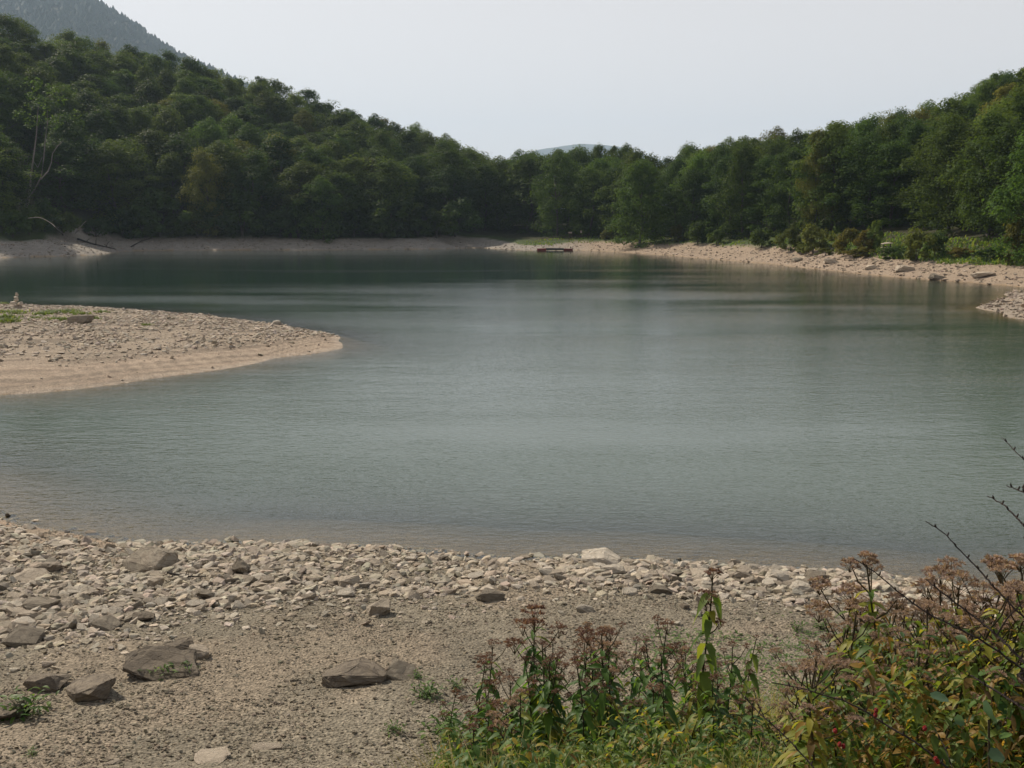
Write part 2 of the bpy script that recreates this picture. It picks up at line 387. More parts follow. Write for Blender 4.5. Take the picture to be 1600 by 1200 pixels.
# ------------------------------------------------------------------ water
def water_material():
    m, nt = new_mat("lake_water"); N = NT(nt)
    geo = N.n("ShaderNodeNewGeometry"); pos = geo.outputs['Position']
    def mapped(sx, sy, rz=0.0):
        mp = N.n("ShaderNodeMapping"); mp.inputs['Scale'].default_value = (sx, sy, 1); mp.inputs['Rotation'].default_value = (0, 0, rz); N.l(pos, mp.inputs[0]); return mp.outputs[0]
    r1 = noise(N, 5.5, 3, 0.55, mapped(0.5, 1.0, 0.12))
    r2 = noise(N, 1.6, 2, 0.5, mapped(0.5, 1.0, -0.25))
    r3 = noise(N, 14.0, 2, 0.5, mapped(0.7, 1.0, 0.3))
    # gusts: ruffled water in wide streaks that lie across the lake
    g = noise(N, 0.075, 4, 0.6, mapped(0.22, 1.0, 0.03))
    ga = N.n("ShaderNodeAttribute"); ga.attribute_name = 'gust'
    gn = maprange(N, g.outputs[0], 0.36, 0.66, -0.45, 0.5)
    gadd = N.n("ShaderNodeMath"); gadd.operation = 'ADD'; N.l(ga.outputs['Fac'], gadd.inputs[0]); N.l(gn, gadd.inputs[1])
    gust = maprange(N, gadd.outputs[0], 0.15, 2.0, 0.22, 3.6)
    def madd(x, k, y=None):
        q = N.n("ShaderNodeMath"); q.operation = 'MULTIPLY_ADD'; N.l(x, q.inputs[0]); q.inputs[1].default_value = k
        if y is None: q.inputs[2].default_value = 0
        else: N.l(y, q.inputs[2])
        return q.outputs[0]
    h = madd(r1.outputs[0], 1.0, madd(r2.outputs[0], 0.9, madd(r3.outputs[0], 0.35)))
    hm_ = N.n("ShaderNodeMath"); hm_.operation = 'MULTIPLY'; N.l(h, hm_.inputs[0]); N.l(gust, hm_.inputs[1])
    bp = N.n("ShaderNodeBump"); bp.inputs['Strength'].default_value = 1.0; bp.inputs['Distance'].default_value = 0.010
    N.l(hm_.outputs[0], bp.inputs['Height'])
    fr = N.n("ShaderNodeFresnel"); fr.inputs['IOR'].default_value = 1.33; N.l(bp.outputs[0], fr.inputs['Normal'])
    gl = N.n("ShaderNodeBsdfGlossy"); gl.inputs['Roughness'].default_value = 0.09; gl.inputs['Color'].default_value = (1, 1, 1, 1); N.l(bp.outputs[0], gl.inputs['Normal'])
    tr = N.n("ShaderNodeBsdfTransparent"); tr.inputs['Color'].default_value = (0.80, 0.80, 0.66, 1)
    df = N.n("ShaderNodeBsdfDiffuse"); df.inputs['Color'].default_value = (0.016, 0.034, 0.024, 1)
    a = N.n("ShaderNodeAttribute"); a.attribute_name = 'depth'
    ex = N.n("ShaderNodeMath"); ex.operation = 'MULTIPLY'; N.l(a.outputs['Fac'], ex.inputs[0]); ex.inputs[1].default_value = -1.7
    e2 = N.n("ShaderNodeMath"); e2.operation = 'EXPONENT'; N.l(ex.outputs[0], e2.inputs[0])
    mb = N.n("ShaderNodeMixShader"); sy = N.n("ShaderNodeSeparateXYZ"); N.l(pos, sy.inputs[0])
    sky_sheen = maprange(N, sy.outputs['Y'], 22.0, 95.0, 1.0, 0.0)      # sky brightness painted into the water colour, paler toward the near end
    dc = mixc(N, (0.008, 0.032, 0.023), (0.070, 0.100, 0.078), sky_sheen); N.l(dc, df.inputs['Color'])
    N.l(e2.outputs[0], mb.inputs[0]); N.l(df.outputs[0], mb.inputs[1]); N.l(tr.outputs[0], mb.inputs[2])
    ms = N.n("ShaderNodeMixShader"); N.l(fr.outputs[0], ms.inputs[0]); N.l(mb.outputs[0], ms.inputs[1]); N.l(gl.outputs[0], ms.inputs[2])
    o = N.n("ShaderNodeOutputMaterial"); N.l(ms.outputs[0], o.inputs[0]); return m
sdf = GSD.ravel(); keep = (sdf[QF].min(1) < 0.0) & (Rg.ravel()[QF].max(1) < 400)
WQ = QF[keep]; used, inv = np.unique(WQ.ravel(), return_inverse=True)
WV = V[used].copy(); dep = np.maximum(-WV[:, 2], 0); WV[:, 2] = 0.0
gu = sstep(150, 55, WV[:, 1]) * 0.85 * sstep(-60, -10, WV[:, 0] + 0.35 * (90 - WV[:, 1]))
gu = np.maximum(gu, 0.85 * sstep(66, 50, WV[:, 1]))
wpx, wpy, _f = project(WV[:, 0].astype(float), WV[:, 1].astype(float), 0 * WV[:, 0].astype(float))
for gpx, gpy, gw, gh_, ga_ in [(230, 467, 190, 5, 1.5), (430, 472, 90, 4, .9), (740, 473, 200, 5, .9), (1040, 462, 130, 5, 1.2), (1060, 433, 150, 2.5, .8), (1330, 480, 170, 4, .9), (1480, 487, 120, 3, .7)]:
    c0 = np.array(A2(gpx, gpy)); ax = abs(A2(gpx + gw, gpy)[0] - c0[0]); ay = abs(A2(gpx, gpy + gh_)[1] - c0[1])
    gu = gu + ga_ * np.exp(-((WV[:, 0] - c0[0]) / ax) ** 2 - ((WV[:, 1] - c0[1] + 0.06 * (WV[:, 0] - c0[0])) / ay) ** 2)
link("water", np_mesh("water", WV, inv.reshape(-1, 4), True, attrs={'depth': dep, 'gust': gu}), None, water_material(), kind='structure')

# ------------------------------------------------------------------ stones
def hull_rock(seed, n=16, flat=0.5, boxy=0.5, cuts=0):
    """angular unit rock: convex hull of points in a rounded box"""
    r = random.Random(seed); bm = bmesh.new()
    for i in range(n):
        v = Vector((r.uniform(-1, 1), r.uniform(-1, 1), r.uniform(-1, 1)))
        L = max(abs(v.x), abs(v.y), abs(v.z)) * boxy + v.length * (1 - boxy)
        v = v / max(L, 0.2) * r.uniform(0.82, 1.0)
        v.z *= flat; bm.verts.new(v)
    res = bmesh.ops.convex_hull(bm, input=bm.verts)
    junk = [g for g in res['geom_interior'] + res['geom_unused'] if isinstance(g, bmesh.types.BMVert)]
    bmesh.ops.delete(bm, geom=list(set(junk)), context='VERTS')
    if cuts:
        bmesh.ops.dissolve_limit(bm, angle_limit=R(14), verts=bm.verts, edges=bm.edges)
        bmesh.ops.bevel(bm, geom=list(bm.edges), offset=0.04, segments=2, affect='EDGES', profile=0.6)
        bmesh.ops.triangulate(bm, faces=bm.faces)
        bmesh.ops.subdivide_edges(bm, edges=bm.edges, cuts=cuts, use_grid_fill=True)
        co = np.array([v.co[:] for v in bm.verts]); a_ = co[:, 0] * 1.3 + co[:, 2] * .7; b_ = co[:, 1] * 1.3 - co[:, 2] * .9
        ks = 0.34 * (fbm(a_, b_, 1.6, seed, 5) - 0.5) - 0.2 * np.abs(fbm(a_, b_ * 3, 2.4, seed + 5, 3) - 0.5)
        bm.normal_update(); nr = [v.normal.copy() for v in bm.verts]
        for v, n_, k in zip(bm.verts, nr, ks): v.co += n_ * float(k)
    bmesh.ops.recalc_face_normals(bm, faces=bm.faces)
    me = bpy.data.meshes.new("rock"); bm.to_mesh(me)
    for p in me.polygons: p.use_smooth = False
    bm.free(); return me
def rock_np(seed, n, flat, boxy):
    me = hull_rock(seed, n, flat, boxy)
    Vv = np.array([v.co[:] for v in me.vertices]); bm = bmesh.new(); bm.from_mesh(me); bmesh.ops.triangulate(bm, faces=bm.faces)
    Ff = np.array([[v.index for v in f.verts] for f in bm.faces]); bm.free(); bpy.data.meshes.remove(me); return Vv, Ff
UNIT = [rock_np(100 + i, 11 + i % 4, 0.42 + 0.05 * (i % 4), 0.35) for i in range(10)]
def scatter_mesh(name, X, Y, size, sink=0.25, cols=None, tilt=0.35, aspect=(0.5, 1.0), zoff=None):
    """one joined mesh of many small stones lying on the terrain"""
    n = len(X); Z = terrain(X, Y); ks = rng.integers(0, len(UNIT), n); Vs, Fs, Cs = [], [], []; off = 0
    yaw = rng.normal(0.3, 0.7, n); tx = rng.normal(0, tilt, n); asp = rng.uniform(*aspect, n); hgt = rng.uniform(0.5, 1.15, n)
    for k in range(len(UNIT)):
        idx = np.where(ks == k)[0]
        if not len(idx): continue
        U, F = UNIT[k]; s = size[idx][:, None] * 0.5
        P = np.stack([U[:, 0][None] * s, U[:, 1][None] * s * asp[idx][:, None], U[:, 2][None] * s * hgt[idx][:, None]], -1)
        ct, st = np.cos(tx[idx])[:, None], np.sin(tx[idx])[:, None]
        P = np.stack([P[..., 0] * ct - P[..., 2] * st, P[..., 1], P[..., 0] * st + P[..., 2] * ct], -1)
        cy, sy = np.cos(yaw[idx])[:, None], np.sin(yaw[idx])[:, None]
        P = np.stack([P[..., 0] * cy - P[..., 1] * sy, P[..., 0] * sy + P[..., 1] * cy, P[..., 2]], -1)
        P[..., 0] += X[idx][:, None]; P[..., 1] += Y[idx][:, None]; P[..., 2] += (Z[idx] + size[idx] * (0.25 - sink * 0.5) * 0.6)[:, None]
        m_ = len(U); Vs.append(P.reshape(-1, 3)); Fs.append((F[None] + (np.arange(len(idx)) * m_)[:, None, None]).reshape(-1, 3) + off); off += len(idx) * m_
        Cs.append(np.repeat(cols[idx], m_, 0))
    return np_mesh(name, np.concatenate(Vs), np.concatenate(Fs), False, cols=np.concatenate(Cs))
def stone_cols(n, base, var=0.2, warm=0.035):
    b = np.array(base)[None] * (1 + rng.normal(0, var, (n, 1)).clip(-0.55, 0.6)); b[:, 0] *= 1 + rng.normal(0, warm, n); b[:, 2] *= 1 + rng.normal(0, warm, n)
    return b.clip(0.03, 0.8)
def band_far(px):   # depth of the rubble band along the near shore, metres from the water
    return np.interp(px, [-200, 0, 150, 300, 450, 600, 700, 850, 1000, 1150, 1300, 1600], [6.2, 6.0, 5.6, 4.6, 3.9, 3.4, 2.8, 2.3, 2.0, 2.1, 2.0, 2.4])
# candidates for rubble stones
n0 = 62000; X = rng.uniform(-13, 11, n0); Y = rng.uniform(10.5, 23, n0); SDn = lake_sd(X, Y); P = pxof(X, Y)
bw = band_far(P); inb = (SDn > -0.35) & (rng.random(n0) < np.where(SDn < bw, 1.0, np.exp(-((SDn - bw) / 0.8) ** 2)))
inb &= rng.random(n0) < 0.45 + 0.55 * sstep(0.40, 0.50, fbm(X, Y, 0.9, 61))
inb &= ~((P < 150) & (SDn < 0.7) & (rng.random(n0) < 0.75))
X, Y, SDn, P = X[inb], Y[inb], SDn[inb], P[inb]
size = 0.04 + 0.26 * rng.random(len(X)) ** 4.5 + 0.045 * rng.random(len(X))
size *= np.where(P > 850, 1.12, 1.0) * np.where(SDn > band_far(P), 0.6, 1.0)
# peninsula stones
n1 = 60000; X1 = rng.uniform(-40, -4, n1); Y1 = rng.uniform(34, 74, n1); SD1 = lake_sd(X1, Y1)
dl = Y1 - np.interp(X1, [-25, -17.5, -11, -9], [34, 36, 43, 49])
pr = sstep(3.2, 7.0, dl + 2.5 * (fbm(X1, Y1, 0.35, 41) - 0.5)) * (0.35 + 0.65 * sstep(0.42, 0.55, fbm(X1, Y1, 0.6, 71))) + 0.02
k1 = (SD1 > 0.1) & (rng.random(n1) < pr * 0.9) & (Y1 < 73); X1, Y1, SD1 = X1[k1], Y1[k1], SD1[k1]
size1 = 0.08 + 0.30 * rng.random(len(X1)) ** 5
# far bank and spit stones
n2 = 70000; T = rng.uniform(-0.56, 0.56, n2); Yb = rng.uniform(60, 235, n2); X2 = T * Yb; Y2 = Yb; SD2 = lake_sd(X2, Y2)
k2 = (SD2 > 0) & (SD2 < np.interp(pxof(X2, Y2), [0, 700, 800, 900, 1600], [11, 10, 6, 8, 7.5])) & (Y2 > 95)
k2 |= (SD2 > 0) & (X2 > 28) & (Y2 < 92); X2, Y2 = X2[k2], Y2[k2]
size2 = 0.15 + 0.5 * rng.random(len(X2)) ** 3
# the largest ones in the picture stand as objects of their own
SPECIAL = []   # (x, y) kept free of scattered stones
def clear_of(Xa, Ya):
    ok = np.ones(len(Xa), bool)
    for sx, sy, sr in SPECIAL: ok &= (Xa - sx) ** 2 + (Ya - sy) ** 2 > sr * sr
    return ok
# ---- named rocks: px, py(base middle), width px, depth/width, height/width, yaw, tilt, material, label
ROCKS = [
 (547, 1071, 116, .62, .33, 8, 3, 'dark', "long dark grey rock lying on the gravel, left of a smaller tan stone"),
 (624, 1062, 58, .7, .42, -10, 8, 'mid', "tan pointed stone just right of the long dark rock on the gravel"),
 (130, 1095, 86, .95, .40, 28, -14, 'dark', "tilted flat-topped brown slab standing in gravel at lower left"),
 (243, 1062, 130, .6, .30, 16, 10, 'dark', "widest jagged grey slab at lower left with a weed at its foot"),
 (62, 1082, 68, .7, .42, -5, -6, 'dark', "low rounded brown rock left of the tilted slab"),
 (-6, 1128, 62, .8, .40, 5, 0, 'dark', "dark rock cut by the left edge beside a green tuft"),
 (276, 1020, 52, .6, .36, 20, -6, 'dark', "dark brown block touching a pale block behind the jagged slab"),
 (302, 1030, 42, .8, .46, 24, 8, 'stone', "pale squarish block in front of the dark brown block"),
 (232, 893, 96, .6, .34, -12, 10, 'mid', "broad grey boulder rising from the rubble near the waterline at left"),
 (374, 898, 30, .8, .85, 0, 22, 'mid', "upright pointed grey stone standing in the rubble"),
 (590, 962, 42, .8, .60, 10, 12, 'stone', "tan and grey block at the lower edge of the rubble band"),
 (545, 917, 40, .7, .42, 18, 0, 'stone', "pale stone slab in the rubble above the tan and grey block"),
 (942, 882, 84, .55, .27, -6, 4, 'white', "large cream coloured rock mound at the waterline"),
 (958, 896, 48, .55, .24, -4, 0, 'white', "flat cream slab in front of the large cream mound"),
 (1178, 893, 30, .7, .45, 0, 0, 'white', "cream stone with a dark underside sitting at the waterline"),
 (768, 940, 50, .55, .32, -8, 6, 'mid', "flat greenish grey slab behind the brown flower heads"),
 (1276, 908, 40, .6, .4, -14, 0, 'mid', "brownish rock at the water's edge left of the weeds"),
 (1218, 909, 44, .6, .45, 10, 10, 'white', "leaning pale rock at the water's edge"),
 (1255, 925, 40, .7, .38, -10, 0, 'white', "pale grey boulder below the leaning rock"),
 (40, 908, 62, .7, .20, 10, 4, 'stone', "flat tan slab among the rubble near the left edge"),
 (72, 893, 52, .5, .26, -22, -8, 'stone', "tilted slab just above the flat tan slab"),
 (40, 967, 46, .55, .30, 6, -8, 'stone', "pale slab with a bright top in the left rubble"),
 (62, 952, 62, .5, .26, 4, 6, 'mid', "long grey slab with a dark shaded face in the left rubble"),
 (222, 972, 38, .6, .38, 2, 0, 'dark', "dark grey block in the middle of the left rubble"),
 (160, 984, 48, .7, .30, -4, 8, 'mid', "smooth grey stone in the left rubble"),
 (30, 1008, 60, .8, .34, 8, 6, 'mid', "large rounded grey slab low in the left rubble"),
 (240, 917, 34, .7, .50, 30, -16, 'stone', "small leaning wedge of pink stone with a dark side"),
 (318, 937, 28, .8, .55, 30, 14, 'mid', "small triangular grey stone in the rubble"),
 (325, 1190, 62, .7, .10, 20, 0, 'stone', "half buried pale slab at the bottom of the gravel"),
 (418, 1170, 54, .4, .10, 4, 0, 'stone', "thin half buried pinkish stone right of the pale slab"),
 (170, 1196, 34, .5, .14, 40, 0, 'stone', "half buried orange stone at the bottom edge"),
 (122, 506, 40, .6, .42, -8, 0, 'mid', "lone grey boulder among grass tufts on the stony spit"),
 (431, 507, 16, .7, .5, 0, 0, 'white', "pale stone on the far rim of the stony spit"),
 (11, 806, 9, .9, .7, 20, 0, 'dark', "small dark stone standing in the shallows at the left edge"),
 (1032, 927, 46, .5, .26, 0, 0, 'mid', "long grey stone at the lower edge of the cream rubble"),
 (985, 930, 30, .7, .4, 0, 8, 'white', "blocky pale stone left of the long grey one"),
 (914, 957, 36, .5, .30, -18, 0, 'white', "isolated pale stone on the gravel behind the flower heads"),
 (1070, 951, 16, .6, .4, 0, 0, 'dark', "single small dark pebble on the bare gravel"),
 (1415, 424, 34, .5, .32, -10, 6, 'stone', "pale rock ledge on the right bank below the grass"),
 (1300, 411, 26, .5, .3, -8, 4, 'stone', "low rock ledge on the right bank below the yellow-ochre bush"),
 (1246, 409, 20, .6, .35, 6, 0, 'mid', "small grey rock on the right bank below the olive bush"),
 (1362, 421, 24, .5, .3, -6, 0, 'stone', "tan ledge on the right bank below the picnic table"),
 (1468, 436, 30, .5, .28, -6, 5, 'mid', "grey ledge between the pale ledge and the flat pale rock on the right bank"),
 (1540, 433, 40, .5, .22, 0, 0, 'stone', "flat pale rock on the right bank near the edge"),
]
MATS = {'dark': M_dark, 'mid': M_mid, 'stone': M_stone, 'white': M_white}
def ground_hit(px, py):
    d = ray(px, py); t = np.linspace(2.5, 260, 9000); t = np.concatenate([np.linspace(2.5, 30, 4000), np.linspace(30, 260, 6000)])
    x, y, z = d[0] * t, d[1] * t, CAM_Z + d[2] * t
    h = np.maximum(terrain(x, y), 0); i = int(np.argmax(z <= h)); return x[i], y[i], h[i]
for i, (px, py, w, dr, hr, yaw, tilt, mt, lab) in enumerate(ROCKS):
    x, y, z = ground_hit(px, py); dist = y * CP + (CAM_Z - z) * SP; W = w * dist / 1600; hr = hr * (0.74 if mt == 'dark' and w > 60 else 0.9)
    me = hull_rock(900 + i * 7, 34 if mt == 'white' else 22 if hr < .5 else 16, 1.0, 0.25 if mt == 'white' else 0.72, cuts=4 if w > 70 else 3 if w > 25 else 0)
    D = W * dr; H = W * hr
    y += D * 0.4; z = max(tz(x, y), 0)
    o = link("rock" if w > 25 else "stone", me, None, MATS[mt], (x, y, z + H * 0.28), label=lab, cat="rock")
    o.scale = (W / 2, D / 2 * 1.3, H / 2 * 1.45); o.rotation_euler = (R(tilt * 0.6), R(tilt), R(yaw))
    SPECIAL.append((x, y, W * 0.42))
allX = np.concatenate([X, X1, X2]); allY = np.concatenate([Y, Y1, Y2]); allS = np.concatenate([size, size1, size2])
zone = np.concatenate([np.zeros(len(X)), np.ones(len(X1)), np.full(len(X2), 2)])
ok = clear_of(allX, allY); allX, allY, allS, zone = allX[ok], allY[ok], allS[ok], zone[ok]
ppx, ppy, pf = project(allX, allY, np.maximum(terrain(allX, allY), 0)); pix = allS / pf * 1600
inframe = (ppx > 2) & (ppx < 1598) & (ppy < 1195) & ~((ppx > 1300) & (ppy > 600) & (allY < 30))
order = np.argsort(-np.where(inframe, pix, 0)); big = np.zeros(len(allX), bool); big[order[:262]] = True
SM = [hull_rock(300 + i, 13 + i % 5, 0.48, 0.4) for i in range(14)]
for q, me in enumerate(SM): me.materials.append(M_white if q % 3 == 0 else M_stone)
mm = hull_rock(390, 14, 0.5, 0.5); mm.materials.append(M_mid); SM += [mm]
mm = hull_rock(391, 15, 0.5, 0.5); mm.materials.append(M_mid); SM += [mm]
bz = terrain(allX, allY)
def stone_label(i):
    p = ppx[i]; z = zone[i]; s = lake_sd(np.array([allX[i]]), np.array([allY[i]]))[0]
    if z == 1: return "larger loose stone among the grit of the low stony spit at left", "loose stones on the stony spit"
    if z == 2: return "block of rock lying on the sloping far bank", "blocks on the far bank"
    side = ("at the left shore end" if p < 200 else "below the upright pointed stone" if p < 450 else "between pointed stone and cream mound" if p < 850
            else "around the cream mound" if p < 1080 else "right of the tallest flower stem")
    row = "at the waterline" if s < 1.0 else "in the middle of the rubble" if s < 2.6 else "at the gravel side of the rubble"
    return "pale stone %s %s" % (row, side), "stones %s %s" % (row, side)
for i in np.where(big)[0]:
    me = SM[int(rng.integers(0, len(SM)))]; lab, grp = stone_label(i)
    o = link("stone", me, None, None, (allX[i], allY[i], bz[i] + allS[i] * 0.06), label=lab, cat="stone", group=grp)
    s = allS[i] / 2; o.scale = (s, s * rng.uniform(0.5, 0.95), s * rng.uniform(0.5, 1.05)); o.rotation_euler = (rng.normal(0, .2), rng.normal(0, .25), rng.normal(0.3, 0.7))
sm = ~big
sc = np.where(zone[:, None] == 0, stone_cols(len(allX), (0.50, 0.435, 0.35)), np.where(zone[:, None] == 1, stone_cols(len(allX), (0.47, 0.40, 0.325), 0.14), stone_cols(len(allX), (0.33, 0.27, 0.215))))
lf = (zone == 2) & (ppx < 860); sc[lf] *= np.array([0.85, 0.88, 0.92])
link("loose_rubble", scatter_mesh("loose_rubble", allX[sm], allY[sm], allS[sm], cols=sc[sm]), None, M_pebble, kind='stuff', label="small pale stones strewn over the shores", cat="stones")
# gravel
n3 = 150000; X3 = rng.uniform(-9, 9, n3); Y3 = 7.6 + 13.5 * rng.random(n3) ** 1.35
g_ok = (np.abs(X3) < 0.56 * Y3 + 0.4) & (lake_sd(X3, Y3) > 0.0) & clear_of(X3, Y3) & (rng.random(n3) < 0.35 + 0.65 * sstep(0.4, 0.55, fbm(X3, Y3, 1.3, 91)))
X3, Y3 = X3[g_ok], Y3[g_ok]; s3 = 0.013 + 0.018 * rng.random(len(X3)) + 0.05 * rng.random(len(X3)) ** 8
link("gravel", scatter_mesh("gravel", X3, Y3, s3, sink=0.1, cols=stone_cols(len(X3), (0.27, 0.232, 0.175), 0.18, 0.04)), None, M_pebble, kind='stuff', label="tan gravel covering the near shore", cat="gravel")

# cairn on the spit
cx, cy, cz = ground_hit(27, 482)
cairn = link("cairn", None, loc=(cx, cy, cz), label="small cairn of stacked stones at the far left end of the stony spit", cat="cairn")
def place_local(name, me, parent, loc, sc_, rot): 
    o = link(name, me, parent, None, loc); o.scale = sc_; o.rotation_euler = rot; return o
k = 0
for (lx, lz, w, h) in [(-.55, .05, .55, .3), (0.1, .1, .7, .4), (.55, .04, .5, .28), (-.2, .38, .5, .28), (.2, .34, .45, .3), (0, .58, .42, .24), (0.02, .78, .34, .2), (0, .95, .26, .17), (0.03, 1.08, .18, .14), (-.95, 0, .4, .22), (.95, 0, .35, .2)]:
    place_local("stone", SM[k % 14], cairn, (lx * .85, 0.1 * math.sin(k * 2), lz * .9), (w / 2, w / 2.2, h * 1.0), (0, 0.1 * math.cos(k), k)); k += 1

# ------------------------------------------------------------------ trees
def crown_np(seed, H, zr, Rr, lobes, per, leaf, droop=0.35, narrow=1.0):
    """leaf clumps gathered on many lobes spread through an uneven crown"""
    g = np.random.default_rng(seed); C = []; z0, z1 = zr
    ph = g.uniform(0, 6.28, 3); am = g.uniform(0.08, 0.2, 3)
    for i in range(lobes):
        t = ((i + g.random()) / lobes) ** 0.85; zz = z0 + (z1 - z0) * t
        prof = (math.sin(math.pi * min(1, 0.20 + 0.76 * t ** 1.15))) ** 0.85
        prof = max(0.15, prof); th = i * 2.39996 + g.normal(0, 0.25)
        wob = 1 + am[0] * math.sin(th + ph[0]) + am[1] * math.sin(2 * th + ph[1] + zz * 0.4) + am[2] * math.sin(3 * th + ph[2] - zz * .7)
        rr = Rr * prof * wob * g.uniform(0.55, 1.08)
        if i % 6 == 5: rr *= 0.4
        C.append((rr * math.cos(th), rr * math.sin(th), zz + g.normal(0, 0.045 * (z1 - z0)), g.uniform(0.6, 1.4) * Rr * 0.235))
    C.append((g.normal(0, .4), g.normal(0, .4), z1 - 0.4, Rr * 0.26))
    C = np.array(C); n = len(C) * per
    ci = np.repeat(np.arange(len(C)), per); d = g.normal(size=(n, 3)); d /= np.linalg.norm(d, axis=1)[:, None]
    d[:, 2] = np.abs(d[:, 2]) * g.choice([1, 1, 1, -0.5], n)
    rr = C[ci, 3] * (0.55 + 0.5 * g.random(n) ** 0.6)
    # sprays poke out of the lobe surface
    rr *= 1 + 0.28 * np.sin(d[:, 0] * 7 + ci) * np.sin(d[:, 1] * 8 + ci * 2) 
    P = C[ci, :3] + d * rr[:, None] * np.array([1.15, 1.15, 0.9]); P[:, 2] -= droop * rr * (1 - d[:, 2]) * 0.25
    nrm = d * 0.8 + np.array([0, 0, 0.75]) + g.normal(0, 0.45, (n, 3)); nrm /= np.linalg.norm(nrm, axis=1)[:, None]
    a = np.cross(nrm, g.normal(size=(n, 3))); a /= np.linalg.norm(a, axis=1)[:, None]; b = np.cross(nrm, a)
    s = leaf * g.uniform(0.6, 1.35, n)[:, None]
    e = g.uniform(0.6, 1.1, (n, 4, 1)) * s[:, None]
    Q = np.stack([P + a * e[:, 0], P + b * e[:, 1] * 0.62, P - a * e[:, 2], P - b * e[:, 3] * 0.62], 1)
    rnd = np.repeat(np.clip(0.5 * g.random(n) + 0.5 * g.random(len(C))[ci], 0, 1), 4)
    return Q.reshape(-1, 3), np.arange(n * 4).reshape(-1, 4), rnd
def trunk_np(seed, H, r0, limbs=7, crook=0.25):
    g = random.Random(seed); parts = []; pts = [(0, 0, -0.6)]
    x = y = 0
    for i in range(1, 8):
        x += g.gauss(0, crook); y += g.gauss(0, crook); pts.append((x, y, H * 0.82 * i / 7))
    parts.append(tube(pts, np.linspace(r0, r0 * 0.25, 8), 7))
    for k in range(limbs):
        i = 2 + k * 5 // limbs; b = pts[i]; th = k * 2.4 + g.random(); L = H * g.uniform(0.14, 0.24)
        q = [b, (b[0] + math.cos(th) * L * .5, b[1] + math.sin(th) * L * .5, b[2] + L * .45), (b[0] + math.cos(th) * L, b[1] + math.sin(th) * L, b[2] + L * .8)]
        parts.append(tube(q, [r0 * .4, r0 * .28, r0 * .12], 5))
    return merge(parts)
CROWNS = []; TRUNKS = []
for i in range(9):
    low = [0.3, 0.8, 1.4][i % 3]; Rr = [5.2, 5.8, 4.7, 6.0, 5.4, 4.9, 5.6, 5.0, 5.9][i]
    Vc, Fc, rn = crown_np(40 + i, 17, (low, 16.8), Rr * 1.04, 96, 150, 0.235)
    CROWNS.append(np_mesh("crown_leaves", Vc, Fc, False, attrs={'rnd': rn}))
    TRUNKS.append(np_mesh("trunk_wood", *trunk_np(60 + i, 17, 0.30), True))
for me in TRUNKS: me.materials.append(M_bark)
CR = {}
def crown_mesh(i, m):
    key = (i, m.name)
    if key not in CR:
        me = CROWNS[i].copy(); me.materials.clear(); me.materials.append(m); CR[key] = me
    return CR[key]
# where trees stand
cand = []
g2 = random.Random(5)
for sp, y0, y1, t0, t1 in [(7.7, 88, 345, -.58, .12), (5.9, 80, 270, .12, .58)]:
    yy = float(y0); row = 0
    while yy < y1:
        step = sp * (1 + 0.0012 * max(0, yy - 150)); xx = t0 * yy - 4 + (row % 2) * step * 0.5
        while xx < t1 * yy:
            cand.append((xx + g2.uniform(-.26, .26) * sp, yy + g2.uniform(-.24, .24) * sp)); xx += step * 1.08
        yy += step * 0.9; row += 1
cand = np.array(cand); csd = lake_sd(cand[:, 0], cand[:, 1]); cp = pxof(cand[:, 0], cand[:, 1]); cys = np.interp(cp, _px, _ys)
wbT = np.interp(cp, [0, 700, 760, 900, 1000, 1200, 1330, 1600], [14.0, 13.5, 19, 16, 13, 12, 16, 15])
okT = (csd > wbT) & (cand[:, 1] > 88) & (cand[:, 1] - cys < 122) & (cand[:, 1] - cys > 4)
okT &= ~((np.abs(cp - 62) < 36) & (csd < 34))
cand, csd, cp, cys, wbT = cand[okT], csd[okT], cp[okT], cys[okT], wbT[okT]
cz_ = terrain(cand[:, 0], cand[:, 1])
hh = np.array([g2.uniform(0.84, 1.17) for _ in cand]) * np.interp(cp, [0, 600, 900, 1150, 1600], [14.5, 15, 15.5, 13, 12.5]) / 17.0; 
# visible share of each crown: coarse painter buffer, nearest first
dist = cand[:, 1]; od = np.argsort(dist); buf = np.zeros((300, 400), bool); vis = np.zeros(len(cand))
Yg, Xg = np.mgrid[0:300, 0:400]
for i in od:
    tx_, ty_, f_ = project(cand[i, 0], cand[i, 1], cz_[i] + 9.2 * hh[i]); rx = 4.3 * 1600 / f_ / 4; ry = 8.2 * hh[i] * 1600 / f_ / 4
    m_ = ((Xg - tx_ / 4) / rx) ** 2 + ((Yg - ty_ / 4) / ry) ** 2 < 1
    vis[i] = (m_ & ~buf).sum(); buf |= m_
keepT = vis > 2
print("TREES candidates", len(cand), "visible", int(keepT.sum()))
ordv = np.argsort(-vis); single = set(int(i) for i in ordv[:288] if keepT[i])
def make_tree(x, y, z, s, sz, rz, ci, mat, label, group, cat="tree", name="broadleaf_tree"):
    t = link(name, None, loc=(x, y, z), label=label, cat=cat, group=group); t.rotation_euler = (0, 0, rz); t.scale = (s, s, sz)
    link("trunk", TRUNKS[ci], t); link("crown", crown_mesh(ci, mat), t); return t
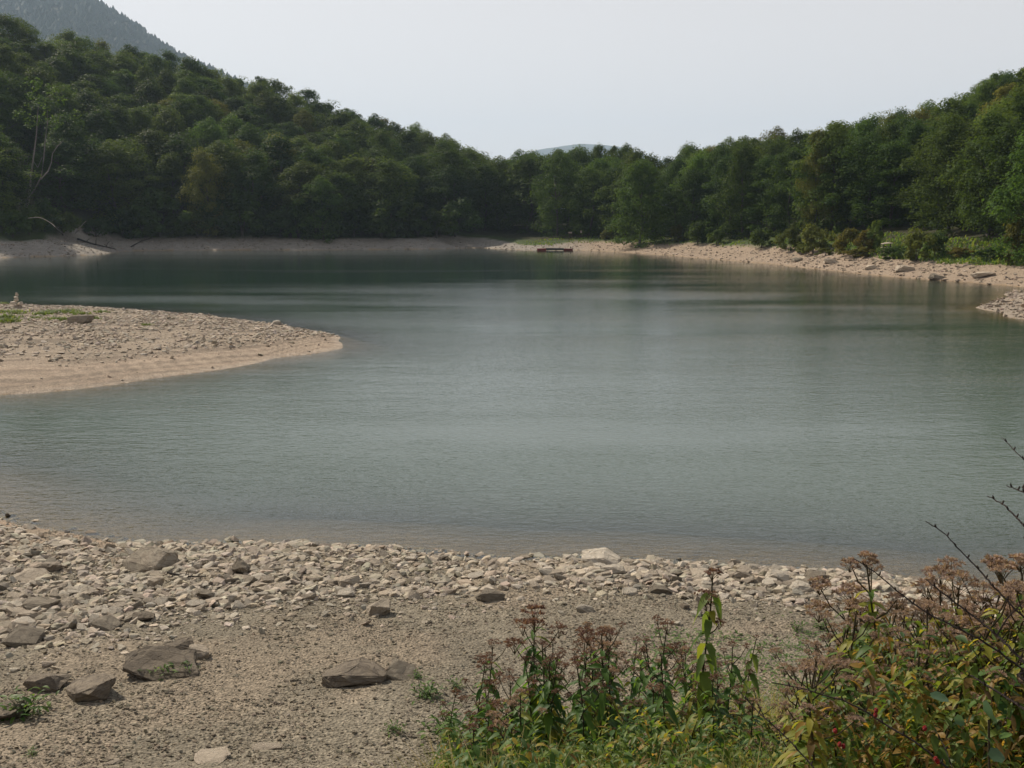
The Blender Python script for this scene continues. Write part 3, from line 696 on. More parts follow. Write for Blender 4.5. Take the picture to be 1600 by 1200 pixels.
def tree_label(px, rowd, top):
    where = ("around the pale forked trunk" if px < 130 else "on the slope under the distant mountain" if px < 230 else "under the mountain's steep ridge" if px < 330 else
             "below the end of the mountain ridge" if px < 420 else "on the left slope just right of the mountain" if px < 520 else "halfway down the falling left slope" if px < 620 else "low on the left slope" if px < 700 else
             "where the slopes meet left of the raft" if px < 840 else "straight behind the red raft" if px < 960 else "beside the brightest round tree" if px < 1040 else
             "right of the brightest round tree" if px < 1130 else "left of the yellow-orange tree" if px < 1220 else "around the yellow-orange tree" if px < 1310 else
             "above the ochre bushes" if px < 1380 else "above the picnic table" if px < 1450 else "above the right grass strip" if px < 1540 else "at the right edge")
    r_ = "green shore-row tree" if rowd < 9 else "green second-row tree" if rowd < 22 else "green mid-slope tree" if rowd < 55 else "green skyline tree"
    return r_ + " " + where, r_[6:] + "s " + where
rest = []
for i in range(len(cand)):
    if not keepT[i]: continue
    x, y = cand[i]; ci = g2.randrange(9)
    if csd[i] - wbT[i] < 9: ci = g2.choice([0, 3, 6])
    s = (g2.uniform(0.88, 1.36) if cp[i] < 900 else g2.uniform(0.80, 1.04)) * float(np.interp(cp[i], [900, 1150], [1.0, 0.88])); rz = g2.uniform(0, 6.28)
    if i in single:
        u = g2.random(); mat = M_crownL if u < (0.80 if cp[i] < 850 else 0.70) else M_crownB if u < 0.93 else M_crownY
        if mat is M_crownY and (700 < cp[i] < 1110 or csd[i] - wbT[i] < 12): mat = M_crownL
        lab, grp = tree_label(cp[i], csd[i] - wbT[i], 0)
        if mat is M_crownY: lab = lab.replace("green ", "yellowing "); grp = "yellowing " + grp
        if mat is M_crownB: lab = "lighter " + lab; grp = "lighter " + grp
        make_tree(x, y, cz_[i], s, hh[i], rz, ci, mat, lab, grp)
    else: rest.append((x, y, cz_[i], s, hh[i], rz))
if rest:
    Vc, Fc, rn = crown_np(77, 17, (1, 16.6), 5.4, 80, 48, 0.36); Vs, Fs, Rs = [], [], []
    for q, (x, y, z, s, h, rz) in enumerate(rest):
        c, s_ = math.cos(rz), math.sin(rz); W = np.stack([(Vc[:, 0] * c - Vc[:, 1] * s_) * s + x, (Vc[:, 0] * s_ + Vc[:, 1] * c) * s + y, Vc[:, 2] * h + z], 1)
        Vs.append(W); Fs.append(Fc + q * len(Vc)); Rs.append(np.clip(rn * 0.5 + g2.random() ** 1.5 * .6, 0, 1))
    link("far_wood", np_mesh("far_wood", np.concatenate(Vs), np.concatenate(Fs), False, attrs={'rnd': np.concatenate(Rs)}), None, M_crownL, kind='stuff', label="green wood filling in behind the single trees", cat="wood")

def tree_at(px, py_base, Y, height, s, ci, mat, label, name="broadleaf_tree", cat="tree"):
    p = atY(px, py_base, Y); z = tz(p[0], Y); return make_tree(p[0], Y, z, s, height / 17, px * 0.37, ci, mat, label, None, cat, name)
# trees one can pick out
tree_at(998, 380, 203, 15.5, 1.0, 0, M_crownB, "brightest green round tree standing forward at the shore right of the raft")
tree_at(1275, 330, 160, 15, 0.55, 5, M_crownY, "yellow-orange tree in the middle of the right slope")
tree_at(1590, 395, 135, 16, 0.8, 2, M_crownL, "tallest tree on the skyline at the right edge")
tree_at(935, 330, 262, 18.5, 0.55, 5, M_crownL, "tree with a spiky top poking above the skyline in front of the pale hill")
tree_at(420, 330, 290, 18, 0.9, 4, M_crownL, "ragged treetop standing against the sky at the end of the mountain ridge")
tree_at(600, 330, 262, 18, 0.8, 1, M_crownL, "rounded treetop on the skyline of the falling left slope")
tree_at(505, 380, 222, 12.5, 0.8, 3, M_crownB, "smaller rounded tree standing out low on the left shore")
tree_at(320, 300, 222, 17, 0.8, 6, M_crownY, "tree with a yellow patch in the middle of the left slope")
tree_at(1622, 400, 104, 13, 0.8, 6, M_crownB, "lighter tree leaning in at the right edge above the grass")

# forked pale trunk at left
fx, fy, fz = ground_hit(41, 344)
ft = link("forked_tree", None, loc=(fx, fy, fz), label="tall thin tree with pale forked trunk at the far left shore", cat="tree")
def L3(px, py, dy=0): p = atY(px, py, fy + dy); return (p[0] - fx, p[1] - fy, p[2] - fz)
tp = merge([tube([(0, 0, -.5), L3(43, 326), L3(46, 300), L3(49, 270), L3(54, 235), L3(57, 210), L3(58, 190), L3(60, 165)], [.24, .22, .19, .15, .13, .11, .08, .04], 7),
            tube([L3(48, 305), L3(56, 292, -1), L3(65, 275, -1), L3(68, 250, -1), L3(71, 215), L3(74, 195), L3(74, 172)], [.13, .13, .13, .11, .09, .06, .03], 6),
            tube([L3(64, 280, -1), L3(75, 268), L3(80, 255), L3(82, 240), L3(90, 228), L3(99, 220)], [.12, .12, .1, .09, .07, .03], 5),
            tube([L3(51, 250), L3(59, 262, -1), L3(66, 245, -1)], [.04, .07, .05], 5)])
link("trunk", np_mesh("trunk", *tp, True), ft, M_palebark)
Vc, Fc, rn = crown_np(331, 8, (-3, 6), 5.0, 26, 34, 0.25); Vc = Vc + np.array(L3(66, 178))
link("crown", np_mesh("crown", Vc, Fc, False, attrs={'rnd': rn}), ft, M_crownB)

# fallen wood on the left bank
def wood(name, pts, r0, mat, label, twigs=3, n=6):
    P = catmull(np.array(pts), 4); rr = np.linspace(r0, r0 * 0.4, len(P)); parts = [tube(P, rr, n)]; g = random.Random(len(pts) + int(r0 * 100))
    for k in range(twigs):
        b = P[len(P) * (k + 1) // (twigs + 1)]; d = np.array([g.uniform(-1, 1), g.uniform(-.3, .3), g.uniform(.3, 1)]) * r0 * 7
        parts.append(tube([b, b + d * .6, b + d * np.array([1.2, 1, .9])], [r0 * .4, r0 * .25, r0 * .1], 5))
    o_ = np.array(P[0]); V_, F_ = merge(parts); link(name, np_mesh(name, V_ - o_, F_, True), None, mat, tuple(o_), label=label, cat="fallen wood")
def gp(px, py, up=0.15): x, y, z = ground_hit(px, py); return (x, y, z + up)
wood("fallen_branch", [atY(44, 341, 178), atY(62, 340, 176), atY(80, 349, 174), atY(92, 360, 173), gp(106, 371, .2)], 0.08, M_palebark, "pale curved fallen branch under the forked trunk", 2)
wood("fallen_branch", [gp(118, 367, .3), atY(128, 352, 186), atY(134, 346, 187)], 0.1, M_palebark, "short pale forked branch right of the curved one", 2)
wood("fallen_log", [gp(122, 375, .2), gp(140, 381, .2), gp(160, 386, .2), gp(180, 390, .15)], 0.22, M_deadwood, "dark log sloping down the left bank to the water", 3)
wood("fallen_log", [gp(205, 386, .1), gp(222, 378, .2), gp(238, 374, .3)], 0.13, M_deadwood, "thin dark branch on the bank right of the sloping log", 1)
wood("fallen_log", [gp(1384, 388, .2), gp(1400, 392, .2), gp(1420, 391, .2)], 0.12, M_deadwood, "dark log under the bushes on the right shore", 1)
wood("fallen_branch", [gp(1505, 417, .1), gp(1520, 417, .3), gp(1533, 414, .2)], 0.07, M_palebark, "pale dead branch lying on the right grass strip", 3)
wood("driftwood", [gp(262, 899, .05), gp(290, 905, .05), gp(322, 906, .05)], 0.022, M_deadwood, "thin dark stick lying in the rubble", 1)

# bushes along the shores
def bush_mesh(seed, mat, Rr=1.5, H=1.7, lobes=14, per=150, leaf=0.13):
    Vc, Fc, rn = crown_np(seed, H, (0.15, H), Rr, lobes, per, leaf); me = np_mesh("foliage", Vc, Fc, False, attrs={'rnd': rn}); me.materials.append(mat); return me
BUSH = {m.name: [bush_mesh(500 + k + j * 10, m) for k in range(3)] for j, m in enumerate((M_crownL, M_crownB, M_bushY, M_crownY))}
stick = np_mesh("stems", *merge([tube([(0, 0, -.2), (0.1 * math.cos(a), 0.1 * math.sin(a), .5), (0.5 * math.cos(a), 0.5 * math.sin(a), 1.2)], [.03, .02, .01], 4) for a in (0, 1.3, 2.6, 3.9, 5.1)]), True); stick.materials.append(M_bark)
def bush(px, py, w, h, mat, label, group=None):
    x, y, z = ground_hit(px, py); f = y / 1600; o = link("bush", None, loc=(x, y, z), label=label, cat="bush", group=group)
    o.scale = (w * f / 3.0, w * f / 3.0, h * f / 1.8); o.rotation_euler = (0, 0, px * 1.7)
    link("foliage", BUSH[mat.name][int(px) % 3], o); link("stems", stick, o)
for px, py, w, h, m, lab in [
    (1325, 398, 52, 36, M_bushY, "brightest yellow-ochre bush on the right shore"), (1350, 396, 36, 34, M_bushY, "reddish ochre bush touching the yellow one"),
    (1270, 396, 60, 40, M_crownY, "olive bush left of the yellow-ochre bush"), (1235, 392, 46, 34, M_crownY, "brownish bush at the left end of the grass strip"),
    (1432, 408, 56, 44, M_crownY, "broad olive bush right of the picnic table"), (1365, 392, 30, 44, M_crownB, "green bush just left of the picnic table"),
    (1460, 400, 44, 34, M_crownL, "dark green bush under the trees beyond the olive bush"), (1588, 412, 60, 66, M_crownY, "yellow-green bush at the right edge of the shore"),
    (1190, 388, 44, 28, M_crownL, "low dark bush above the right gravel bank"), (1060, 378, 36, 24, M_crownY, "small yellowish bush right of the bright round tree"),
    (1090, 380, 46, 30, M_crownL, "green bush on the bank left of the low dark bush"), (1120, 382, 30, 22, M_crownB, "pale green bush on the right bank"),
    (948, 374, 26, 14, M_crownY, "low bush beside the bright round tree at the lake end"), (20, 372, 60, 40, M_crownL, "dark bush at the left edge of the left bank"),
    (98, 368, 60, 34, M_crownL, "dark bush right of the forked trunk"), (46, 367, 54, 40, M_crownL, "dark bush in front of the forked trunk's foot"), (70, 362, 50, 44, M_crownL, "taller dark bush between the forked trunk and the curved branch"), (455, 372, 26, 16, M_crownB, "small bright green bush on the left bank top")]:
    bush(px, py, w, h, m, lab)
lowg = [(1290, 405), (1345, 408), (1395, 410), (1255, 400), (1500, 408), (1555, 410)]
for k, (px, py) in enumerate(lowg):
    bush(px, py - 5, 34 + 8 * (k % 3), 12 + 3 * (k % 3), [M_crownY, M_bushY, M_crownL][k % 3], "low tangled bush in the row behind the right grass strip", "low bushes behind the grass strip")
edge = [(150 + 31 * k + (k * 37 % 13), 371 + (k * 7 % 3)) for k in range(19)]
for k, (px, py) in enumerate(edge):
    bush(px, py - 1, 50 + 11 * (k % 4), 26 + 13 * (k * 5 % 4), M_crownL, "dark bush on top of the left bank " + ("near the sloping log" if px < 300 else "under the mountain end" if px < 420 else "around the small bright bush" if px < 520 else "toward the lake end"), "bushes along the top of the left bank")

# grass: strips on the right bank, tufts on the spit
def blades(n, spread, hgt, w, seed, lean=0.5, base=(0.10, 0.16, 0.035), alt=(0.22, 0.22, 0.06)):
    g = np.random.default_rng(seed); P = np.zeros((n, 3)); P[:, :2] = g.normal(0, spread, (n, 2)); return P
def blade_mesh(name, P, h, w, g, base, alt, lean=0.45):
    n = len(P); th = g.uniform(0, 6.28, n); d = np.stack([np.cos(th), np.sin(th), np.zeros(n)], 1); s = np.stack([-np.sin(th), np.cos(th), np.zeros(n)], 1)
    h = h * g.uniform(0.5, 1.2, n)[:, None]; ln = lean * g.uniform(0.2, 1.4, n)[:, None]; up = np.array([0, 0, 1.0])
    m1 = P + up * h * 0.55 + d * h * ln * 0.3; m2 = P + up * h * (1 - 0.3 * ln) + d * h * ln
    w = w * g.uniform(0.6, 1.3, n)[:, None]
    Vv = np.stack([P - s * w, P + s * w, m1 + s * w * .8, m1 - s * w * .8, m2 + s * w * .12, m2 - s * w * .12], 1).reshape(-1, 3)
    F = (np.array([[0, 1, 2, 3], [3, 2, 4, 5]])[None] + (np.arange(n) * 6)[:, None, None]).reshape(-1, 4)
    t = g.random((n, 1)) ** 1.5; c = np.array(base) * (1 - t) + np.array(alt) * t
    return np_mesh(name, Vv, F, False, cols=np.repeat(c, 6, 0))
gx = rng.uniform(0.17, 0.56, 60000); gy = rng.uniform(85, 200, 60000); gx = gx * gy
gx = np.concatenate([gx, rng.uniform(-12, 34, 16000)]); gy = np.concatenate([gy, rng.uniform(190, 232, 16000)])
gs = lake_sd(gx, gy); gp_ = pxof(gx, gy); b0 = np.interp(gp_, [700, 800, 900, 1200, 1600], [12, 7, 6.6, 6.8, 6.0])
dens = sstep(1195, 1235, gp_) + sstep(940, 900, gp_) * 0.15 + 0.2
kg = (gs > b0) & (gs < b0 + 9) & (gy > 88) & (rng.random(len(gx)) < dens * (0.3 + sstep(.4, .55, fbm(gx, gy, .3, 19))))
Pg = np.stack([gx[kg], gy[kg], terrain(gx[kg], gy[kg])], 1)
link("grass", blade_mesh("grass", Pg, 0.36, 0.12, rng, (0.07, 0.14, 0.03), (0.16, 0.19, 0.05)), None, M_herb, kind='stuff', label="short green grass strip on the right bank", cat="grass")
TUFT = []
for k in range(4):
    g = np.random.default_rng(70 + k); Pb = np.zeros((140, 3)); Pb[:, :2] = g.normal(0, 0.14, (140, 2)); me = blade_mesh("blades", Pb, 0.26, 0.012, g, (0.07, 0.12, 0.025), (0.15, 0.18, 0.05), 0.8); me.materials.append(M_herb); TUFT.append(me)
for k, (px, py, s) in enumerate([(5, 498, 3.2), (16, 503, 2.6), (12, 489, 2.8), (28, 490, 2.2), (68, 492, 2.6), (82, 490, 3.0), (92, 500, 2.4), (104, 488, 2.8), (112, 490, 2.2), (126, 492, 2.2), (139, 499, 2.4), (157, 489, 2.2), (58, 497, 1.6), (2, 476, 2.4), (228, 508, 1.2)]):
    x, y, z = ground_hit(px, py)
    o = link("grass_tuft", TUFT[k % 4], None, None, (x, y, z), label="green grass tuft on the stony spit beside the cairn and the boulder", cat="grass tuft", group="grass tufts on the spit"); o.scale = (s * 0.85, s * 0.85, s * 0.36); o.rotation_euler = (0, 0, k)

# ------------------------------------------------------------------ raft, shore bits, picnic table
def box(cx, cy, cz, sx, sy, sz):
    Vv = np.array([(cx + a * sx / 2, cy + b * sy / 2, cz + c * sz / 2) for a in (-1, 1) for b in (-1, 1) for c in (-1, 1)])
    return Vv, np.array([(0, 1, 3, 2), (4, 6, 7, 5), (0, 4, 5, 1), (2, 3, 7, 6), (0, 2, 6, 4), (1, 5, 7, 3)])
M_red = plain_material("faded_red_paint", (0.20, 0.035, 0.03), (0.12, 0.025, 0.022), 2); M_black = plain_material("tarred_wood", (0.02, 0.025, 0.03), (0.04, 0.04, 0.04), 2)
M_paint = plain_material("pale_board", (0.42, 0.36, 0.29), (0.32, 0.27, 0.22), 3)
_ys_r = np.linspace(190, 225, 200); _xs_r = (867 - 800) / 1600 / 1.012 * _ys_r; _sr = lake_sd(_xs_r, _ys_r); ry = _ys_r[np.argmax(_sr > -1.6)]; rx = (867 - 800) / 1600 / 1.012 * ry; raft = link("raft", None, loc=(rx, ry - 0.6, 0.05), label="low red and black wooden raft moored at the far shore", cat="raft")
w = 54 * ry / 1600
def bev(parts): return np_mesh("boards", *merge(parts), False)
link("deck", bev([box(0, (k - 3.5) * 0.3, 0.42, w * 0.5, 0.26, 0.07) for k in range(8)]), raft, M_black)
link("float", bev([box(-w * 0.38, (k - 1.5) * 0.62, 0.16, w * 0.25, 0.5, 0.42) for k in range(4)]), raft, M_red)
link("float", bev([box(w * 0.38, (k - 1.5) * 0.62, 0.14, w * 0.25, 0.5, 0.40) for k in range(4)]), raft, M_red)
link("beam", bev([box(0, -1.15, 0.2, w * 0.5, 0.14, 0.22), box(0, 1.15, 0.2, w * 0.5, 0.14, 0.22)]), raft, M_black)
link("bollard", np_mesh("bollard", *merge([tube([(w * .46, .9, .4), (w * .46, .9, .7), (w * .46, .9, .75)], [.09, .09, .13], 8)]), True), raft, M_black)
for (px, py, ww, hh_, lab) in [(891, 363.5, 5.5, 2.2, "pale board showing under the dark trees above the raft"), (908, 362, 2.4, 3.4, "small white notice on a post under the trees above the raft")]:
    Yb = 222; x, y, z = atY(px, py, Yb); gz = tz(x, Yb); o = link("notice_board" if ww > 3 else "signpost", None, loc=(x, Yb, gz), label=lab, cat="sign")
    f = Yb / 1600; hz = max(z - gz, 0.6)
    link("panel", bev([box(0, 0, hz, ww * f, 0.05, hh_ * f)]), o, M_paint); link("post", bev([box(dx * ww * f * .38, 0.06, hz / 2 - .1, 0.08, 0.07, hz + .1) for dx in ((-1, 1) if ww > 3 else (0,))]), o, M_bark)
x, y, z = ground_hit(1385, 396); f = y / 1600
pt = link("picnic_table", None, loc=(x, y, z), label="pale roofed picnic table half hidden by bushes on the right shore", cat="table")
link("roof", np_mesh("roof", np.array([(-.6, -.5, 1.22), (.6, -.5, 1.30), (.6, .5, 1.30), (-.6, .5, 1.22), (0, 0, 1.40), (-.6, -.5, 1.16), (.6, -.5, 1.24), (.6, .5, 1.24), (-.6, .5, 1.16)]), [np.array([(0, 1, 4), (1, 2, 4), (2, 3, 4), (3, 0, 4)]), np.array([(0, 5, 6, 1), (1, 6, 7, 2), (2, 7, 8, 3), (3, 8, 5, 0), (5, 8, 7, 6)])]), pt, M_paint)
link("tabletop", bev([box(0, (k - 1.5) * .2, .72, 1.3, .18, .05) for k in range(4)]), pt, M_paint)
for sx_ in (-.45, .45): link("post", bev([box(sx_, 0, .55, .1, .1, 1.3)]), pt, M_bark)
for sy_ in (-.62, .62): link("bench", bev([box(0, sy_, .42, 1.3, .24, .05), box(-.5, sy_, .2, .07, .2, .4), box(.5, sy_, .2, .07, .2, .4)]), pt, M_paint)

# ------------------------------------------------------------------ distant mountains
def mountain(name, Y, prof, depth, mat, seed, rough, nx=260, ny=50):
    """a long hill whose crest follows prof [(px, py)...]; slopes fall away to both sides"""
    px = np.linspace(prof[0][0], prof[-1][0], nx); py = np.interp(px, [p[0] for p in prof], [p[1] for p in prof])
    cx = (px - 800) / 1600 * Y / 1.01262 * 1.0; cz = CAM_Z + (345 - py) / 1600 * Y / 1.01
    v = np.linspace(-1, 1, ny); Vv = []
    XX, VV = np.meshgrid(cx, v); CZ = np.broadcast_to(cz, XX.shape); YY = Y + VV * depth
    XX = XX * YY / Y
    fall = 1 - np.abs(VV) ** 1.25; ZZ = CZ * fall - 12 * (1 - fall)
    ZZ = ZZ + rough * (fbm(XX, YY, 1 / 90.0, seed, 4) - 0.5) * (0.2 + np.abs(VV)) * 2
    Vv = np.stack([XX, YY, ZZ], -1).reshape(-1, 3); i = np.arange(ny - 1)[:, None] * nx; j = np.arange(nx - 1)[None]
    F = np.stack([i + j, i + j + 1, i + nx + j + 1, i + nx + j], -1).reshape(-1, 4)
    o = link(name, np_mesh(name, Vv, F, True), None, mat, kind='structure'); return o, Vv.reshape(ny, nx, 3)
M_hill = plain_material("wooded_hillside", (0.035, 0.05, 0.025), (0.05, 0.065, 0.03), 0.02); M_hill2 = plain_material("far_hillside", (0.05, 0.08, 0.06), (0.08, 0.11, 0.07), 0.004)
PROF = [(-420, -90), (-200, -40), (-60, -4), (0, -2), (70, 4), (110, 8), (150, 14), (175, 24), (200, 40), (225, 56), (250, 74), (297, 102), (345, 122), (396, 146), (455, 180), (520, 215), (600, 270), (680, 340)]
_, MV = mountain("mountain", 2500, PROF, 1150, M_hill, 4, 30)
mountain("hills", 7000, [(700, 345), (780, 275), (815, 244), (840, 235), (880, 229), (905, 226), (935, 227), (970, 231), (1000, 240), (1060, 262), (1150, 345)], 700, M_hill2, 8, 10, 120, 24)
def conifer_np(seed, H=11, Rr=2.2, tiers=9, per=16):
    g = np.random.default_rng(seed); Vv, F, n = [], [], 0
    for t in range(tiers):
        z = H * (0.08 + 0.9 * t / tiers); r = Rr * (1 - t / tiers) ** 0.85 + 0.12
        for k in range(per):
            th = g.uniform(0, 6.28); rr = r * g.uniform(0.6, 1.15); w = 0.35 * r + .1; c, s = math.cos(th), math.sin(th)
            Vv += [(0, 0, z + H * .13), (c * rr - s * w, s * rr + c * w, z), (c * rr * 1.1, s * rr * 1.1, z - .25), (c * rr + s * w, s * rr - c * w, z)]; F.append((n, n + 1, n + 2, n + 3)); n += 4
    return np.array(Vv), np.array(F), np.repeat(g.random(n // 4), 4)
CON = [];
for k in range(3):
    Vc, Fc, rn = conifer_np(20 + k); me = np_mesh("needles", Vc, Fc, False, attrs={'rnd': rn}); me.materials.append(M_needles); CON.append(me)
ctr = np_mesh("conifer_trunk", *tube([(0, 0, -1.5), (0, 0, 5), (0, 0, 10.5)], [.22, .15, .03], 5), True); ctr.materials.append(M_bark)
g3 = random.Random(3)
ridge = MV[25]; rpx = 800 + 1600 * 1.01262 * ridge[:, 0] / ridge[:, 1]
for k in range(72):
    p = 8 + k * 6.1 + g3.uniform(-2.2, 2.2)
    if p > 440: break
    x = np.interp(p, rpx, ridge[:, 0]); y = np.interp(p, rpx, ridge[:, 1]); z = np.interp(p, rpx, ridge[:, 2]); s = g3.uniform(0.35, 1.0) * (1.7 if p < 170 else 2.2)
    o = link("conifer", None, loc=(x, y, z - 1.0), label="conifer on the crest of the distant hazy mountain " + ("above the left treetops" if p < 170 else "where its ridge drops steeply" if p < 300 else "where its ridge meets the near trees"), cat="conifer", group="conifers on the mountain crest " + ("left" if p < 170 else "steep part" if p < 300 else "lower end"))
    o.scale = (s * 1.1, s * 1.1, s); link("trunk", ctr, o); link("crown", CON[k % 3], o)
n5 = 26000; u = rng.uniform(0, 1, n5); vv = rng.uniform(0.02, 0.56, n5); ui = (u * 258).astype(int); vi = (vv * 49).astype(int)
Pm = MV[vi, ui] + rng.uniform(-1, 1, (n5, 3)) * np.array([4, 9, 0]); 
ev = np.clip((vv * 49 - vi), 0, 1)[:, None]; Pm = MV[vi, ui] * (1 - ev) + MV[vi + 1, ui] * ev + rng.uniform(-1, 1, (n5, 3)) * np.array([11, 6, 0.4])
Uo = np.array([(1, 0, 0), (.5, .87, 0.1), (-.5, .87, 0), (-1, 0, .1), (-.5, -.87, 0), (.5, -.87, 0.1), (0.1, 0, 1.15)]); Fo = np.array([(0, 1, 6), (1, 2, 6), (2, 3, 6), (3, 4, 6), (4, 5, 6), (5, 0, 6)])
sz = rng.uniform(3.6, 8.0, n5); Vm = Uo[None] * sz[:, None, None] * np.array([1, 1, 1.5]) * rng.uniform(.75, 1.25, (n5, 7, 1)) + Pm[:, None]
link("mountain_wood", np_mesh("mountain_wood", Vm.reshape(-1, 3), (Fo[None] + (np.arange(n5) * 7)[:, None, None]).reshape(-1, 3), False, attrs={'rnd': np.repeat(rng.random(n5), 7)}), None, M_needles, kind='stuff', label="hazy dark wood covering the distant mountain", cat="wood")

# ------------------------------------------------------------------ weeds in the foreground
def leaves_np(P, D, Nn, L, W, droop, g):
    """batch of folded, drooping leaves: base P, direction D, upper side Nn"""
    n = len(P); st = np.array([0, .25, .55, .82, 1.0]); wp = np.array([.12, .85, 1, .55, .03])
    Sd = np.cross(D, Nn); Sd /= np.linalg.norm(Sd, axis=1)[:, None] + 1e-9; Nu = np.cross(Sd, D)
    L = L[:, None]; W = W[:, None]; out = []
    for t, w in zip(st, wp):
        c = P + D * L * t + np.array([0, 0, -1.0]) * L * droop[:, None] * t * t; e = Sd * W * w * 0.5; u = Nu * W * w * 0.18
        out += [c - e + u, c, c + e + u]
    Vv = np.stack(out, 1).reshape(-1, 3); q = []
    for k in range(4): q += [(3 * k, 3 * k + 1, 3 * k + 4, 3 * k + 3), (3 * k + 1, 3 * k + 2, 3 * k + 5, 3 * k + 4)]
    F = (np.array(q)[None] + (np.arange(n) * 15)[:, None, None]).reshape(-1, 4); return Vv, F
def floret_head(seed, r, tone, npart=9, per=34, fluff=1.0):
    """domed flat-topped cluster of faded florets"""
    g = np.random.default_rng(seed); cs = []
    for k in range(npart):
        th = k * 2.4; q = math.sqrt((k + .3) / npart); cs.append((r * q * math.cos(th) + g.normal(0, r * .08), r * q * math.sin(th) + g.normal(0, r * .08), r * .45 * (1 - q * q) + g.normal(0, r * .09)))
    cs = np.array(cs); n = npart * per; ci = np.repeat(np.arange(npart), per); d = g.normal(size=(n, 3)); d /= np.linalg.norm(d, axis=1)[:, None]; d[:, 2] = np.abs(d[:, 2]) * .9 - .1
    P = cs[ci] + d * (r * .34 * (0.4 + .6 * g.random(n)))[:, None]
    a = g.normal(size=(n, 3)); a /= np.linalg.norm(a, axis=1)[:, None]; b = np.cross(a, d); b /= np.linalg.norm(b, axis=1)[:, None] + 1e-6
    s = (0.0042 * fluff * g.uniform(.6, 1.5, n))[:, None]; Q = np.stack([P + d * s * 1.6, P + b * s * .6, P - d * s * 1.6, P - b * s * .6], 1)
    t = g.random((n, 1)); c = np.array(tone[0]) * (1 - t) + np.array(tone[1]) * t; c = c * (0.75 + .5 * g.random(npart)[ci][:, None])
    Vv = [Q.reshape(-1, 3)]; F = [np.arange(n * 4).reshape(-1, 4)]; C = [np.repeat(c, 4, 0)]; off = n * 4
    for k in range(npart):
        tv, tf = tube([(0, 0, -r * .9), cs[k] * np.array([.6, .6, .3]) + np.array([0, 0, -r * .25]), cs[k]], [.0016, .0012, .001], 4); Vv.append(tv); F.append(tf + off); C.append(np.tile([.10, .07, .035], (len(tv), 1))); off += len(tv)
    me = np_mesh("florets", np.concatenate(Vv), np.concatenate(F), False, cols=np.concatenate(C)); me.materials.append(M_head); return me
DARKT = ((0.085, 0.04, 0.038), (0.27, 0.17, 0.14)); PALET = ((0.21, 0.135, 0.115), (0.46, 0.36, 0.30))
HEADS = {'dark': [floret_head(600 + k, .045 + .008 * k, DARKT) for k in range(4)], 'pale': [floret_head(620 + k, .05 + .01 * k, PALET, 11, 44, 1.25) for k in range(4)]}
GREEN = ((0.036, 0.09, 0.022), (0.10, 0.18, 0.035)); AUT = ((0.065, 0.13, 0.024), (0.27, 0.25, 0.04)); RUST = ((0.09, 0.06, 0.024), (0.30, 0.19, 0.045))
def herb_parts(seed, H=1.5, tones=(GREEN, AUT), slim=False, nheads=5):
    g = np.random.default_rng(seed); bend = g.normal(0, .05, 2)
    stp = [(bend[0] * (t ** 2) * H * 1.5 + .012 * math.sin(t * 9 + seed), bend[1] * (t ** 2) * H * 1.5, t * H) for t in np.linspace(0, 1, 9)]
    stp[0] = (0, 0, -.08); S_ = np.array(stp); parts = [tube(stp, np.linspace(.0075, .0035, 9), 6)]
    def on(t): return np.array([np.interp(t, np.linspace(0, 1, 9), S_[:, k]) for k in range(3)])
    heads = [(on(1.0) + np.array([0, 0, .02]), 1.0)]
    for k in range(nheads - 1):
        t = 0.80 + 0.15 * (k / max(1, nheads - 1)); b = on(t); th = k * 2.4 + seed; L = H * (.045 if slim else .075) * g.uniform(.6, 1.3)
        e = b + np.array([math.cos(th) * L, math.sin(th) * L, L * 1.15]); parts.append(tube([b, (b + e) / 2 + np.array([math.cos(th), math.sin(th), -.3]) * L * .12, e], [.0035, .003, .002], 5)); heads.append((e, g.uniform(.6, .95)))
    P, D, L, W, dr, C = [], [], [], [], [], []
    t = 0.05; wh = 0
    while t < 0.95:
        b = on(t)
        for k in range(3 if not slim else 2):
            if g.random() < .12: continue
            th = wh * 1.05 + k * (2.09 if not slim else 3.14) + g.normal(0, .2); el = g.uniform(-.25, .55); 
            P.append(b); D.append((math.cos(th) * math.cos(el), math.sin(th) * math.cos(el), math.sin(el))); l = g.uniform(.10, .165) * (1.08 - .40 * max(0, t - .6) / .4)
            L.append(l); W.append(l * g.uniform(.28, .42)); dr.append(g.uniform(.35, 1.15)); u = g.random()
            old = g.random() < (0.55 * (1 - t) + .06); tn = tones[1] if old else tones[0]; C.append(np.array(tn[0]) * (1 - u) + np.array(tn[1]) * u)
            if tones[0] is AUT: L[-1] *= .68; W[-1] *= .7
            if slim: dr[-1] = g.uniform(1.0, 1.7); L[-1] *= .85; W[-1] *= 1.15
            if g.random() < .35:   # small side leaflets
                P.append(b); th2 = th + .6; D.append((math.cos(th2), math.sin(th2), .2)); L.append(l * .55); W.append(l * .16); dr.append(.6); C.append(C[-1])
        t += g.uniform(.027, .045); wh += 1
    P, D = np.array(P), np.array(D); D /= np.linalg.norm(D, axis=1)[:, None]; Nn = np.tile([0.02, 0.01, 1.0], (len(P), 1)) + g.normal(0, .25, (len(P), 3))
    Vv, F = leaves_np(P, D, Nn, np.array(L), np.array(W), np.array(dr), g)
    fm = np_mesh("foliage", Vv, F, True, cols=np.repeat(np.array(C), 15, 0)); fm.materials.append(M_herb)
    sm_ = np_mesh("stem", *merge(parts), True); sm_.materials.append(M_stem); return sm_, fm, heads
HERBS = {('green', k): herb_parts(700 + k, 1.5, (GREEN, AUT)) for k in range(4)}
HERBS.update({('gold', k): herb_parts(720 + k, 1.5, (AUT, RUST)) for k in range(4)})
HERBS[('slim', 0)] = herb_parts(741, 1.6, (((.07, .12, .03), (.16, .22, .05)), AUT), True, 4)
